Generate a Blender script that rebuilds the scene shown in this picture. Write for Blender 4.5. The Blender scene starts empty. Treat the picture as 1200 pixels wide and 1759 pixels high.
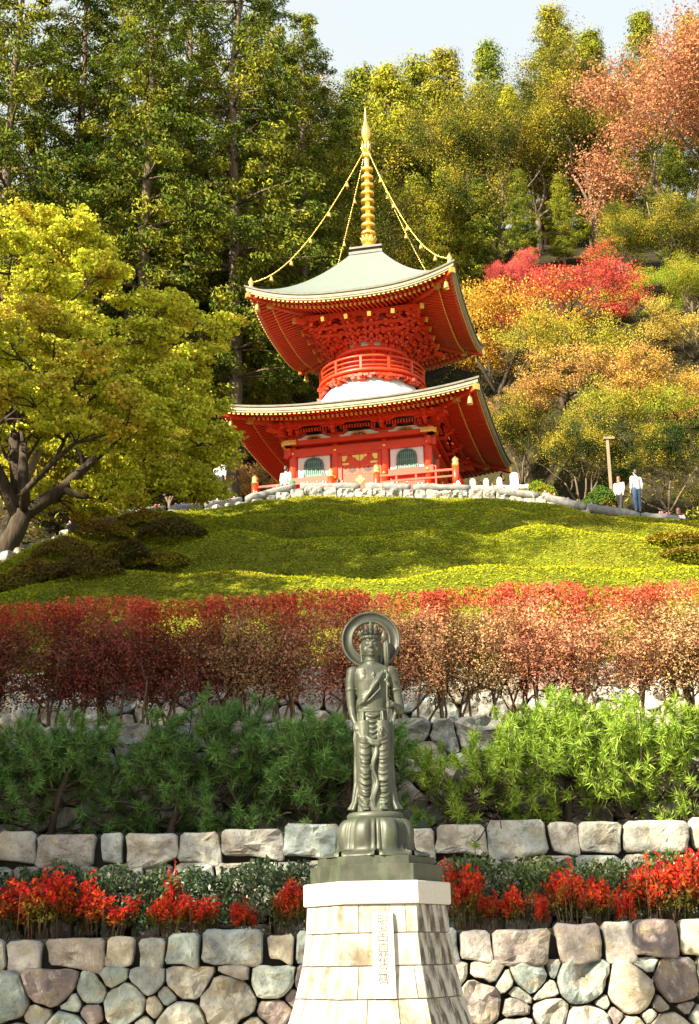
import bpy, math, random
import numpy as np
from mathutils import Vector, Matrix, noise as mn
C = bpy.context.scene.collection
SC = bpy.context.scene
PI = math.pi
sin, cos = math.sin, math.cos

# ------------------------------------------------------------------ camera, light, exposure
F_PX, PITCH, ROLL, EYE = 2456.8, 0.300, -0.020, 1.6
cam_d = bpy.data.cameras.new('camera'); cam = bpy.data.objects.new('camera', cam_d); C.objects.link(cam)
cam_d.sensor_fit = 'VERTICAL'; cam_d.sensor_height = 36.0; cam_d.lens = F_PX / 1759 * 36
cam_d.clip_start = 0.1; cam_d.clip_end = 3000
cam.matrix_world = Matrix.Translation((0, 0, EYE)) @ Matrix.Rotation(PI / 2 + PITCH, 4, 'X') @ Matrix.Rotation(ROLL, 4, 'Z')
SC.camera = cam

SUN_AZ, SUN_EL = math.radians(47), math.radians(32.5)      # azimuth to the left of straight-behind
to_sun = Vector((-sin(SUN_AZ) * cos(SUN_EL), -cos(SUN_AZ) * cos(SUN_EL), sin(SUN_EL)))
W = bpy.data.worlds.new('World'); SC.world = W; W.use_nodes = True
nt = W.node_tree; nt.nodes.clear()
sky = nt.nodes.new('ShaderNodeTexSky'); sky.sky_type = 'NISHITA'; sky.sun_disc = False
sky.sun_elevation = SUN_EL; sky.sun_rotation = math.atan2(to_sun.x, to_sun.y)
sky.air_density = 1.0; sky.dust_density = 3.0; sky.ozone_density = 1.0
bg = nt.nodes.new('ShaderNodeBackground'); bg.inputs[1].default_value = 0.13
wo = nt.nodes.new('ShaderNodeOutputWorld')
# a thin even veil of high cloud whitens the whole sky
veil = nt.nodes.new('ShaderNodeMix'); veil.data_type = 'RGBA'; veil.inputs[7].default_value = (1.86, 1.97, 1.90, 1)
vn = nt.nodes.new('ShaderNodeTexNoise'); vn.inputs['Scale'].default_value = 2.2; vn.inputs['Detail'].default_value = 6
vm = nt.nodes.new('ShaderNodeMapRange'); vm.inputs[1].default_value = .3; vm.inputs[2].default_value = .75; vm.inputs[3].default_value = .80; vm.inputs[4].default_value = .95
# the haze is thick low in the sky and thins out to blue overhead
vc = nt.nodes.new('ShaderNodeTexCoord'); vz = nt.nodes.new('ShaderNodeSeparateXYZ'); nt.links.new(vc.outputs['Generated'], vz.inputs[0])
ve = nt.nodes.new('ShaderNodeMapRange'); ve.interpolation_type = 'SMOOTHSTEP'; ve.inputs[1].default_value = .55; ve.inputs[2].default_value = .95; ve.inputs[3].default_value = 1; ve.inputs[4].default_value = .12
vp = nt.nodes.new('ShaderNodeMath'); vp.operation = 'MULTIPLY'; nt.links.new(vz.outputs[2], ve.inputs[0]); nt.links.new(ve.outputs[0], vp.inputs[1])
nt.links.new(vn.outputs['Fac'], vm.inputs[0]); nt.links.new(vm.outputs[0], vp.inputs[0]); nt.links.new(vp.outputs[0], veil.inputs[0]); nt.links.new(sky.outputs[0], veil.inputs[6])
nt.links.new(veil.outputs[2], bg.inputs[0]); nt.links.new(bg.outputs[0], wo.inputs[0])
sl = bpy.data.lights.new('sun', 'SUN'); sl.energy = 5.0; sl.angle = math.radians(0.5); sl.color = (1.0, 0.88, 0.66)
so = bpy.data.objects.new('sun', sl); C.objects.link(so); so.location = to_sun * 200
so.rotation_euler = to_sun.to_track_quat('Z', 'Y').to_euler()
SC.view_settings.view_transform = 'Standard'; SC.view_settings.look = 'None'
SC.view_settings.gamma = 1.0; SC.view_settings.exposure = 1.95
SC.cycles.max_bounces = 6; SC.cycles.diffuse_bounces = 2; SC.cycles.transmission_bounces = 3

# ------------------------------------------------------------------ helpers
def at(px, py, Y):
    """world point at distance Y along the ground that stands at photo pixel (px, py)"""
    u, v = px - 600, py - 879.5
    c, s = cos(-ROLL), sin(-ROLL)
    x, y = (c * u - s * v) / F_PX, -(s * u + c * v) / F_PX
    d = Vector((x, cos(PITCH) - y * sin(PITCH), sin(PITCH) + y * cos(PITCH)))
    return Vector((0, 0, EYE)) + d * (Y / d.y)

def tag(o, label=None, cat=None, group=None, kind=None):
    if label: o['label'] = label
    if cat: o['category'] = cat
    if group: o['group'] = group
    if kind: o['kind'] = kind
    return o

def thing(name, label, cat, loc=(0, 0, 0), rotz=0, group=None, scale=None):
    o = bpy.data.objects.new(name, None); C.objects.link(o); o.empty_display_size = 0.2
    o.location = loc; o.rotation_euler = (0, 0, rotz)
    if scale: o.scale = scale if hasattr(scale, '__len__') else (scale,) * 3
    return tag(o, label, cat, group)

def link(name, me, parent=None, loc=None, color=None, rotz=None):
    o = bpy.data.objects.new(name, me); C.objects.link(o)
    if parent: o.parent = parent
    if loc is not None: o.location = loc
    if color is not None: o.color = (*color, 1)
    if rotz is not None: o.rotation_euler = (0, 0, rotz)
    return o

class MB:
    """collects shapes into one mesh"""
    def __init__(s, M=None): s.v = []; s.f = []; s.sm = []; s.M = M
    def add(s, vs, fs, smooth=False):
        o = len(s.v)
        if s.M is not None: vs = [s.M @ Vector(p) for p in vs]
        s.v.extend([tuple(p) for p in vs])
        s.f.extend([tuple(i + o for i in f) for f in fs]); s.sm.extend([smooth] * len(fs))
    def box(s, c, d, R=None, taper=1.0):
        hx, hy, hz = d[0] / 2, d[1] / 2, d[2] / 2
        vs = [(x * hx * (taper if z > 0 else 1), y * hy * (taper if z > 0 else 1), z * hz) for z in (-1, 1) for x, y in ((-1, -1), (1, -1), (1, 1), (-1, 1))]
        if R is not None: vs = [R @ Vector(p) for p in vs]
        c = Vector(c); vs = [Vector(p) + c for p in vs]
        s.add(vs, [(3, 2, 1, 0), (4, 5, 6, 7), (0, 1, 5, 4), (1, 2, 6, 5), (2, 3, 7, 6), (3, 0, 4, 7)])
    def bar(s, p, q, w, h):
        p, q = Vector(p), Vector(q); d = (q - p); L = d.length; d.normalize()
        up = Vector((0, 0, 1)) if abs(d.z) < .95 else Vector((0, 1, 0))
        a = d.cross(up).normalized(); b = a.cross(d)
        vs = [e + a * x * w / 2 + b * y * h / 2 for e in (p, q) for x, y in ((-1, -1), (1, -1), (1, 1), (-1, 1))]
        s.add(vs, [(3, 2, 1, 0), (4, 5, 6, 7), (0, 1, 5, 4), (1, 2, 6, 5), (2, 3, 7, 6), (3, 0, 4, 7)])
    def loft(s, rings, cap=True, smooth=True, closed=True):
        n = len(rings[0]); vs = [p for r in rings for p in r]; fs = []
        for i in range(len(rings) - 1):
            for j in range(n if closed else n - 1):
                k = (j + 1) % n
                fs.append((i * n + j, i * n + k, (i + 1) * n + k, (i + 1) * n + j))
        if cap and closed:
            fs.append(tuple(reversed(range(n)))); fs.append(tuple((len(rings) - 1) * n + j for j in range(n)))
        s.add(vs, fs, smooth)
    def tube(s, pts, rad, n=6, smooth=True, sq=1.0):
        pts = [Vector(p) for p in pts]
        if not hasattr(rad, '__len__'): rad = [rad] * len(pts)
        rings = []; ref = None
        for i, p in enumerate(pts):
            t = (pts[min(i + 1, len(pts) - 1)] - pts[max(i - 1, 0)])
            if t.length < 1e-9: t = Vector((0, 0, 1))
            t.normalize()
            if ref is None: ref = Vector((1, 0, 0)) if abs(t.x) < .8 else Vector((0, 1, 0))
            a = (ref - t * ref.dot(t)).normalized(); ref = a; b = t.cross(a)
            rings.append([p + (a * cos(2 * PI * k / n) + b * sin(2 * PI * k / n) * sq) * rad[i] for k in range(n)])
        s.loft(rings, True, smooth)
    def lathe(s, prof, n=16, c=(0, 0, 0), smooth=True, cap=True):
        s.loft([[(c[0] + r * cos(2 * PI * k / n), c[1] + r * sin(2 * PI * k / n), c[2] + z) for k in range(n)] for r, z in prof], cap, smooth)
    def blob(s, c, r, n=10, m=7):
        if not hasattr(r, '__len__'): r = (r, r, r)
        s.loft([[(c[0] + r[0] * sin(PI * max(.02, min(.98, i / m))) * cos(2 * PI * k / n), c[1] + r[1] * sin(PI * max(.02, min(.98, i / m))) * sin(2 * PI * k / n), c[2] - r[2] * cos(PI * i / m)) for k in range(n)] for i in range(m + 1)])
    def prism(s, poly, d0, d1, fn=lambda x, y, d: (x, d, y)):
        """polygon in the (x, y) plane between depths d0 and d1"""
        n = len(poly)
        vs = [fn(x, y, d0) for x, y in poly] + [fn(x, y, d1) for x, y in poly]
        s.add(vs, [tuple(range(n)), tuple(reversed(range(n, 2 * n)))] + [(i, i + n, (i + 1) % n + n, (i + 1) % n) for i in range(n)])
    def mesh(s, name, mat):
        me = bpy.data.meshes.new(name); me.from_pydata(s.v, [], s.f); me.update()
        me.polygons.foreach_set('use_smooth', s.sm)
        if mat: me.materials.append(mat)
        return me
    def build(s, name, mat, parent=None, loc=None, rotz=None): return link(name, s.mesh(name, mat), parent, loc, None, rotz)

def mesh_np(name, V, F, mat, smooth=False):
    me = bpy.data.meshes.new(name); V = np.asarray(V, np.float32); F = np.asarray(F, np.int32); k = F.shape[1]
    me.vertices.add(len(V)); me.vertices.foreach_set('co', V.ravel())
    me.loops.add(F.size); me.loops.foreach_set('vertex_index', F.ravel())
    me.polygons.add(len(F)); me.polygons.foreach_set('loop_start', np.arange(0, F.size, k, dtype=np.int32))
    me.update(calc_edges=True)
    if smooth: me.polygons.foreach_set('use_smooth', np.ones(len(F), bool))
    if mat: me.materials.append(mat)
    return me

def unit(a): return a / (np.linalg.norm(a, axis=-1, keepdims=True) + 1e-9)

def leaves(P, L, Wd, rng, D=None, spread=1.0, flat=0.0, N=None):
    """diamond leaves centred on P; D biases the leaf axis, flat presses blades towards horizontal"""
    n = len(P); a = rng.normal(size=(n, 3)) * spread
    if D is not None: a = a + D
    a = unit(a); b = rng.normal(size=(n, 3)); 
    if flat: b[:, 2] *= (1 - flat); a[:, 2] *= (1 - flat * .7); a = unit(a)
    if N is not None:
        N = unit(N); a = unit(a - N * (a * N).sum(1, keepdims=True)); b = np.cross(N, a)
    b = unit(b - a * (b * a).sum(1, keepdims=True))
    s = rng.uniform(.65, 1.35, size=(n, 1)); L = L * s; Wd = Wd * s
    V = np.stack([P - a * L / 2, P + b * Wd / 2 + a * L * .08, P + a * L / 2, P - b * Wd / 2 + a * L * .08], 1).reshape(-1, 3)
    return V, np.arange(4 * n).reshape(n, 4)

def remesh(mb, voxel, name, mat, parent=None, smooth=2):
    me = mb.mesh(name + '_src', None); o = bpy.data.objects.new('tmp', me); C.objects.link(o)
    m = o.modifiers.new('r', 'REMESH'); m.mode = 'VOXEL'; m.voxel_size = voxel
    if smooth: sm = o.modifiers.new('s', 'SMOOTH'); sm.iterations = smooth; sm.factor = .5
    dg = bpy.context.evaluated_depsgraph_get(); dg.update()
    r = bpy.data.meshes.new_from_object(o.evaluated_get(dg))
    bpy.data.objects.remove(o); bpy.data.meshes.remove(me); r.name = name
    r.polygons.foreach_set('use_smooth', [True] * len(r.polygons)); r.materials.clear(); r.materials.append(mat)
    return link(name, r, parent)

# ------------------------------------------------------------------ materials
def new_mat(name):
    m = bpy.data.materials.new(name); m.use_nodes = True; t = m.node_tree; t.nodes.clear()
    return m, t, t.nodes.new, t.links.new

def ramp(t, fac, stops):
    r = t.nodes.new('ShaderNodeValToRGB'); e = r.color_ramp.elements
    while len(e) < len(stops): e.new(.5)
    for i, (p, c) in enumerate(stops): e[i].position = p; e[i].color = (*c, 1) if len(c) == 3 else c
    t.links.new(fac, r.inputs[0]); return r.outputs[0]

def noise(t, scale, detail=4, rough=.55, vec=None, coord='Object', sc=None):
    n = t.nodes.new('ShaderNodeTexNoise'); n.inputs['Scale'].default_value = scale; n.inputs['Detail'].default_value = detail; n.inputs['Roughness'].default_value = rough
    if vec is None:
        tc = t.nodes.new('ShaderNodeTexCoord'); vec = tc.outputs[coord]
    if sc:
        mp = t.nodes.new('ShaderNodeMapping'); mp.inputs['Scale'].default_value = sc; t.links.new(vec, mp.inputs[0]); vec = mp.outputs[0]
    t.links.new(vec, n.inputs['Vector']); return n.outputs['Fac']

def mixc(t, fac, a, b, mode='MIX'):
    m = t.nodes.new('ShaderNodeMix'); m.data_type = 'RGBA'; m.blend_type = mode
    for s, v in ((m.inputs[0], fac), (m.inputs[6], a), (m.inputs[7], b)):
        if hasattr(v, 'links') or hasattr(v, 'is_linked'): t.links.new(v, s)
        elif isinstance(v, (int, float)): s.default_value = v
        else: s.default_value = (*v, 1)
    return m.outputs[2]

def math_n(t, op, a, b=None):
    m = t.nodes.new('ShaderNodeMath'); m.operation = op
    for s, v in zip(m.inputs, (a, b)):
        if v is None: continue
        if isinstance(v, (int, float)): s.default_value = v
        else: t.links.new(v, s)
    return m.outputs[0]

def finish(m, t, col, rough=.6, metal=0, bump=None, bstr=.3, bdist=.02, spec=.5, normal=None):
    p = t.nodes.new('ShaderNodeBsdfPrincipled'); o = t.nodes.new('ShaderNodeOutputMaterial')
    if isinstance(col, (tuple, list)): p.inputs['Base Color'].default_value = (*col, 1)
    else: t.links.new(col, p.inputs['Base Color'])
    if isinstance(rough, (int, float)): p.inputs['Roughness'].default_value = rough
    else: t.links.new(rough, p.inputs['Roughness'])
    p.inputs['Metallic'].default_value = metal; p.inputs['Specular IOR Level'].default_value = spec
    if bump is not None:
        b = t.nodes.new('ShaderNodeBump'); b.inputs['Strength'].default_value = bstr; b.inputs['Distance'].default_value = bdist
        t.links.new(bump, b.inputs['Height']); t.links.new(b.outputs[0], p.inputs['Normal'])
    t.links.new(p.outputs[0], o.inputs[0]); return m

def simple(name, c, rough=.6, metal=0, var=.25, scale=6, bstr=.15, bdist=.01, spec=.5, sc=None):
    m, t, N, L = new_mat(name); f = noise(t, scale, 5, .6, sc=sc)
    lo = tuple(x * (1 - var) for x in c); hi = tuple(min(1, x * (1 + var)) for x in c)
    return finish(m, t, ramp(t, f, [(.3, lo), (.7, hi)]), rough, metal, f, bstr, bdist, spec)

def stone_mat(name, cols, dark=.35, scale=3.0, warm=0.0):
    m, t, N, L = new_mat(name); oi = N('ShaderNodeObjectInfo'); tc = N('ShaderNodeTexCoord')
    r = N('ShaderNodeValToRGB'); r.color_ramp.interpolation = 'CONSTANT'; e = r.color_ramp.elements
    while len(e) < len(cols): e.new(.5)
    for i, c in enumerate(cols): e[i].position = i / len(cols); e[i].color = (*c, 1)
    L(oi.outputs['Random'], r.inputs[0])
    add = N('ShaderNodeVectorMath'); add.operation = 'ADD'; L(tc.outputs['Object'], add.inputs[0]); L(oi.outputs['Location'], add.inputs[1])
    n1 = noise(t, scale, 8, .68, add.outputs[0]); n2 = noise(t, scale * 5.5, 6, .7, add.outputs[0]); n3 = noise(t, scale * .9, 3, .5, add.outputs[0], sc=(1, 1, 1.7))
    c = mixc(t, 1, r.outputs[0], ramp(t, n1, [(.28, (.45, .43, .42)), (.5, (1, 1, 1)), (.72, (1.35, 1.3, 1.2))]), 'MULTIPLY')
    c = mixc(t, ramp(t, n3, [(.50, (0, 0, 0)), (.64, (.6, .6, .6))]), c, (.30, .25, .16))
    n4 = noise(t, scale * 1.7, 7, .75, add.outputs[0], sc=(1.3, 1, .8)); c = mixc(t, ramp(t, n4, [(.54, (0, 0, 0)), (.66, (.55, .55, .55))]), c, (.52, .52, .47)); c = mixc(t, ramp(t, n4, [(.34, (.6, .6, .6)), (.45, (0, 0, 0))]), c, (.10, .09, .085))      # lichen and iron stain
    c = mixc(t, ramp(t, n2, [(.30, (.5, .5, .5)), (.42, (0, 0, 0))]), c, (.06, .055, .05))       # pits and dark specks
    vo = N('ShaderNodeTexVoronoi'); vo.feature = 'DISTANCE_TO_EDGE'; vo.inputs['Scale'].default_value = scale * 1.3
    wv = mixc(t, .25, add.outputs[0], N('ShaderNodeTexNoise').outputs['Color']); L(wv, vo.inputs['Vector'])
    crack = ramp(t, vo.outputs['Distance'], [(0, (0, 0, 0)), (.05, (1, 1, 1))])
    h = math_n(t, 'ADD', math_n(t, 'MULTIPLY', n1, 1.3), math_n(t, 'MULTIPLY', n2, .45))
    return finish(m, t, c, .85, 0, h, .9, .06, .25)

def leaf_mat(name, trans=.3, val=(.55, 1.5), hue=.035, clump=1.2, gloss=0.0, alt=None, altscale=.5, top=None):
    """colour comes from the object's own colour; every leaf varies, clumps lean to a second hue"""
    m, t, N, L = new_mat(name); oi = N('ShaderNodeObjectInfo'); g = N('ShaderNodeNewGeometry'); ri = g.outputs['Random Per Island']
    col = oi.outputs['Color']
    if alt is not None:
        f = ramp(t, noise(t, altscale, 3, .6), [(.47, (0, 0, 0)), (.62, (1, 1, 1))]); col = mixc(t, math_n(t, 'MULTIPLY', f, .75), col, alt)
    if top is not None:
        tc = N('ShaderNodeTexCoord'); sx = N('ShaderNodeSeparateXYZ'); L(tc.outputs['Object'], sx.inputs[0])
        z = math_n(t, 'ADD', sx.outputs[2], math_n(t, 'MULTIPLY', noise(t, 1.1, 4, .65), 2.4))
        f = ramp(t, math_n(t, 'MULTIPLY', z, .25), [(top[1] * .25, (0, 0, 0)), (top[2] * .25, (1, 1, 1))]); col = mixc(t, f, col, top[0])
    hs = N('ShaderNodeHueSaturation'); L(col, hs.inputs['Color'])
    mr = N('ShaderNodeMapRange'); L(ri, mr.inputs[0]); mr.inputs[3].default_value = val[0]; mr.inputs[4].default_value = val[1]; L(mr.outputs[0], hs.inputs['Value'])
    r2 = math_n(t, 'FRACT', math_n(t, 'MULTIPLY', ri, 37.3)); mr2 = N('ShaderNodeMapRange'); L(r2, mr2.inputs[0])
    mr2.inputs[3].default_value = .5 - hue; mr2.inputs[4].default_value = .5 + hue; L(mr2.outputs[0], hs.inputs['Hue'])
    d = N('ShaderNodeBsdfPrincipled'); d.inputs['Roughness'].default_value = .45; d.inputs['Specular IOR Level'].default_value = gloss; L(hs.outputs[0], d.inputs['Base Color'])
    tr = N('ShaderNodeBsdfTranslucent'); L(hs.outputs[0], tr.inputs[0]); mx = N('ShaderNodeMixShader'); mx.inputs[0].default_value = trans
    L(d.outputs[0], mx.inputs[1]); L(tr.outputs[0], mx.inputs[2]); o = N('ShaderNodeOutputMaterial'); L(mx.outputs[0], o.inputs[0])
    return m

M = {}
M['red'] = simple('vermilion_paint', (.60, .042, .008), .42, var=.12, scale=3, bstr=.06)
M['red2'] = simple('vermilion_paint_boards', (.55, .038, .009), .5, var=.15, scale=5, bstr=.1)
M['gold'] = simple('gilded_metal', (1.0, .66, .16), .28, .85, var=.1, scale=8, bstr=.05)
M['goldpaint'] = simple('yellow_rafter_end', (.85, .52, .10), .4, .2, var=.15, scale=20)
M['cream'] = simple('cream_eave_board', (.31, .27, .185), .6, var=.15, scale=4, bstr=.1)
M['white'] = simple('white_plaster', (.74, .735, .70), .75, var=.04, scale=5, bstr=.05)
M['teal'] = simple('verdigris_lattice', (.10, .24, .20), .5, var=.25, scale=9)
M['darkteal'] = simple('dark_window_back', (.015, .04, .038), .5)
M['frame'] = simple('dark_window_frame', (.10, .13, .13), .5)
M['black'] = simple('black_lacquer', (.015, .015, .014), .4)
M['roban'] = simple('dark_roof_crest', (.09, .085, .07), .5, .2)
M['bark'] = simple('bark', (.052, .040, .029), .9, var=.5, scale=7, bstr=.8, bdist=.05, spec=.15, sc=(1, 1, .25))
M['barkpale'] = simple('pale_bark', (.22, .18, .13), .85, var=.4, scale=7, bstr=.8, bdist=.04, spec=.15, sc=(1, 1, .3))
M['twig'] = simple('twig', (.13, .085, .05), .85, var=.3, scale=12, spec=.15)
M['soil'] = simple('soil', (.075, .052, .036), .95, var=.5, scale=9, bstr=.8, bdist=.05, spec=.1)
M['gravel'] = simple('pale_gravel', (.45, .40, .32), .95, var=.3, scale=20, bstr=.6, bdist=.03, spec=.1)
M['forestfloor'] = simple('leaf_litter', (.032, .027, .013), .95, var=.5, scale=1.2, bstr=.8, bdist=.1, spec=.1)
M['greystone'] = simple('pale_grey_coping', (.20, .197, .185), .85, var=.35, scale=5, bstr=.6, bdist=.04, spec=.2)
M['whitestone'] = simple('white_stone_post', (.72, .70, .66), .8, var=.1, scale=6, bstr=.2)
def roof_material():
    m, t, N, L = new_mat('weathered_copper_roof'); n = noise(t, 1.6, 6, .65); n2 = noise(t, 14, 3, .5, sc=(1, 1, 6))
    wv = N('ShaderNodeTexWave'); wv.wave_type = 'BANDS'; wv.bands_direction = 'Z'; wv.inputs['Scale'].default_value = 2.6; wv.inputs['Distortion'].default_value = .4
    tc = N('ShaderNodeTexCoord'); L(tc.outputs['Object'], wv.inputs[0])
    c = mixc(t, n, (.105, .132, .12), (.165, .19, .17)); c = mixc(t, ramp(t, n2, [(.35, (.4, .4, .4)), (.6, (0, 0, 0))]), c, (.16, .19, .165))
    c = mixc(t, ramp(t, wv.outputs['Fac'], [(.0, (.45, .45, .45)), (.12, (0, 0, 0))]), c, (.12, .14, .12))
    return finish(m, t, c, .6, 0, wv.outputs['Fac'], .15, .02, .3)
M['roof'] = roof_material()
M['roofedge'] = simple('dark_roof_edge', (.12, .115, .085), .7, var=.3, scale=5)
def bronze():
    m, t, N, L = new_mat('weathered_bronze'); n = noise(t, 5, 7, .65); n2 = noise(t, 2.2, 4, .6, sc=(3, 3, .5)); n3 = noise(t, 40, 3, .6)
    c = ramp(t, n, [(.3, (.032, .036, .025)), (.55, (.052, .057, .040)), (.75, (.085, .091, .063))])
    c = mixc(t, ramp(t, n2, [(.5, (0, 0, 0)), (.7, (.5, .5, .5))]), c, (.085, .115, .065))
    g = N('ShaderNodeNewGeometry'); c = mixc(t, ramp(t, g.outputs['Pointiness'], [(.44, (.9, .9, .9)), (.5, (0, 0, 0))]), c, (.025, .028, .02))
    return finish(m, t, c, ramp(t, n, [(.3, (.42,) * 3), (.7, (.6,) * 3)]), .2, n3, .08, .004, .5)
M['bronze'] = bronze()
def pedestal_mat():
    m, t, N, L = new_mat('stained_white_granite'); oi = N('ShaderNodeObjectInfo'); tc = N('ShaderNodeTexCoord')
    add = N('ShaderNodeVectorMath'); add.operation = 'ADD'; L(tc.outputs['Object'], add.inputs[0])
    sc = N('ShaderNodeVectorMath'); sc.operation = 'SCALE'; L(oi.outputs['Location'], sc.inputs[0]); sc.inputs[3].default_value = 3.7; L(sc.outputs[0], add.inputs[1])
    ws = tc.outputs['Object']
    n = noise(t, 2.6, 8, .7, add.outputs[0]); st = noise(t, 2.2, 8, .7, ws, sc=(3.2, 3.2, .6)); gr = noise(t, 90, 3, .7, ws)
    c = mixc(t, ramp(t, gr, [(.35, (.5, .5, .5)), (.6, (0, 0, 0))]), (.40, .38, .325), (.27, .25, .215))
    oc = ramp(t, n, [(.50, (0, 0, 0)), (.64, (.85, .85, .85))]); c = mixc(t, oc, c, (.17, .13, .075))
    k = ramp(t, st, [(.47, (0, 0, 0)), (.58, (.92, .92, .92))])
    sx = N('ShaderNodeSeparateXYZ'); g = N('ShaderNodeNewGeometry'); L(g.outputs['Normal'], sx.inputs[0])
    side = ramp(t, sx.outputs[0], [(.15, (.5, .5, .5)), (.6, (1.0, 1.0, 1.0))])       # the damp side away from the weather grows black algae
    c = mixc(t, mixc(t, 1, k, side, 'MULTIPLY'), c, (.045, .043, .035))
    return finish(m, t, c, .8, 0, math_n(t, 'ADD', n, math_n(t, 'MULTIPLY', gr, .5)), .35, .015, .25)
M['pedestal'] = pedestal_mat()
M['mortar'] = simple('pale_joint', (.22, .205, .18), .9, var=.3, scale=12)
M['plaque'] = simple('white_granite_plaque', (.46, .45, .42), .75, var=.06, scale=40, bstr=.1)
M['capstone'] = simple('white_granite_cap', (.44, .42, .37), .8, var=.1, scale=30, bstr=.2)
M['ink'] = simple('carved_letter', (.09, .07, .04), .9, var=.2)
STONES = [(.32, .36, .32), (.26, .31, .29), (.40, .40, .34), (.19, .155, .15), (.34, .33, .28), (.27, .30, .29), (.44, .40, .31), (.25, .22, .20), (.32, .335, .29), (.38, .36, .33)]
M['stone'] = stone_mat('fieldstone', STONES)
M['stonepale'] = stone_mat('cut_fieldstone', [(.40, .42, .38), (.31, .36, .345), (.47, .45, .40), (.42, .42, .37), (.36, .345, .31), (.29, .335, .33), (.50, .47, .40), (.33, .30, .26)])
M['stonedark'] = stone_mat('dark_fieldstone', [(.25, .25, .23), (.29, .27, .24), (.21, .22, .21), (.33, .30, .27), (.36, .35, .31)])  # plain darker greys; on the parapet they stand in for shade
M['gap'] = simple('wall_core_earth', (.022, .019, .015), .95, var=.4, scale=8)
M['leaf'] = leaf_mat('foliage', .22, (.9, 2.5), alt=(.30, .24, .025), altscale=.35)
M['needle'] = leaf_mat('conifer_foliage', .18, (.7, 2.6), .03, alt=(.15, .145, .014), altscale=.30)
M['maple'] = leaf_mat('maple_foliage', .30, (.8, 2.0), .03, alt=(.40, .29, .04), altscale=.45)
M['redleaf'] = leaf_mat('autumn_red_foliage', .28, (.7, 1.7), .022)
M['hedge'] = leaf_mat('hedge_foliage', .2, (.7, 2.0), .02, top=((.40, .070, .035), 3.3, 4.1))
M['pine'] = leaf_mat('pine_needles', .28, (.8, 2.1), .025, gloss=.2)
M['shrub'] = leaf_mat('glossy_shrub_leaf', .2, (.6, 2.0), .025, gloss=.5)
M['nandina'] = leaf_mat('nandina_leaf', .35, (.6, 1.5), .02, top=((.50, .032, .014), 1.35, 1.85))
M['lawnleaf'] = leaf_mat('clipped_azalea_leaf', .15, (1.0, 1.5), .02, alt=(.20, .165, .015), altscale=.3)
M['mound'] = simple('mound_turf', (.10, .115, .010), .95, var=.45, scale=1.5, bstr=.6, bdist=.08, spec=.05)
M['skin'] = simple('skin', (.55, .34, .24), .5, var=.05)
M['hair'] = simple('dark_hair', (.03, .02, .014), .45, var=.3, scale=30)
M['hairbrown'] = simple('brown_hair', (.16, .07, .035), .45, var=.3, scale=30)
M['shirt'] = simple('white_cotton', (.78, .77, .74), .85, var=.04, scale=8)
M['trousers'] = simple('black_trousers', (.018, .017, .017), .8, var=.2)
M['jeans'] = simple('blue_jeans', (.07, .13, .24), .85, var=.2, scale=12)
M['bag'] = simple('green_canvas', (.05, .16, .075), .7, var=.15)
M['shoe'] = simple('shoe', (.05, .045, .04), .6)
M['wood'] = simple('weathered_timber', (.22, .17, .11), .8, var=.25, scale=10, sc=(1, 1, .2))
M['lattice_gap'] = M['darkteal']

# ------------------------------------------------------------------ terrain
_pp = [(-60, 36, 8.5), (-30, 38, 10.0)] + [tuple(at(*p)) for p in ((15, 978, 40.5), (80, 945, 42.5), (150, 912, 45), (230, 893, 48), (330, 880, 51), (420, 872, 52.8), (500, 862, 53.6), (600, 866, 53.6), (700, 863, 53.6), (800, 860, 54), (900, 870, 54), (1000, 889, 53.2), (1100, 897, 51.5), (1190, 906, 49.5))] + [(30, 46, 13.5), (60, 44, 12)]
PXs, PYs, PZs = (np.array([p[i] for p in _pp]) for i in range(3))
PLAZA = 18.6
def sstep(a, b, x): u = np.clip((x - a) / (b - a), 0, 1); return u * u * (3 - 2 * u)
def terrain(x, y):
    x = np.asarray(x, float); y = np.asarray(y, float)
    yp = np.interp(x, PXs, PYs); zp = np.interp(x, PXs, PZs)
    Y0, Z0 = 28.2, 7.0
    t = np.clip((y - Y0) / (yp - Y0), 0, 1)
    w = .12 * np.sin(x * .33 + 1) + .08 * np.sin(x * .71 + 2.2)
    tt = t * 4.6 + w
    bands = (tt - np.sin(2 * PI * tt) * .15) / 4.6 - w / 4.6
    mound = Z0 + (zp - Z0) * np.power(np.clip(bands, 0.0, 1.05), .80)
    mound = mound + (.10 * np.sin(x * 1.3 + y * .5) + .07 * np.sin(x * 2.3 - y * 1.1)) * np.sin(PI * t)
    back = zp + .30 + (PLAZA - zp - .30) * sstep(.5, 9, y - yp)
    back = back + np.maximum(0, y - 70) * .82 * sstep(68, 82, y) - np.maximum(0, y - 112) * .55
    back = back + 1.2 * np.sin(x * .13 + y * .07) * sstep(74, 95, y)
    back = back + 9.5 * sstep(6, 14, x) * sstep(59.5, 70, y)
    back = back + np.maximum(0, np.abs(x) - 12) * .10 * sstep(60, 80, y)
    r = np.where(y <= yp, mound, back)
    return np.where(y < Y0, 5.55 + .02 * (y - 25), r)
def tz(x, y): return float(terrain(x, y))

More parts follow.
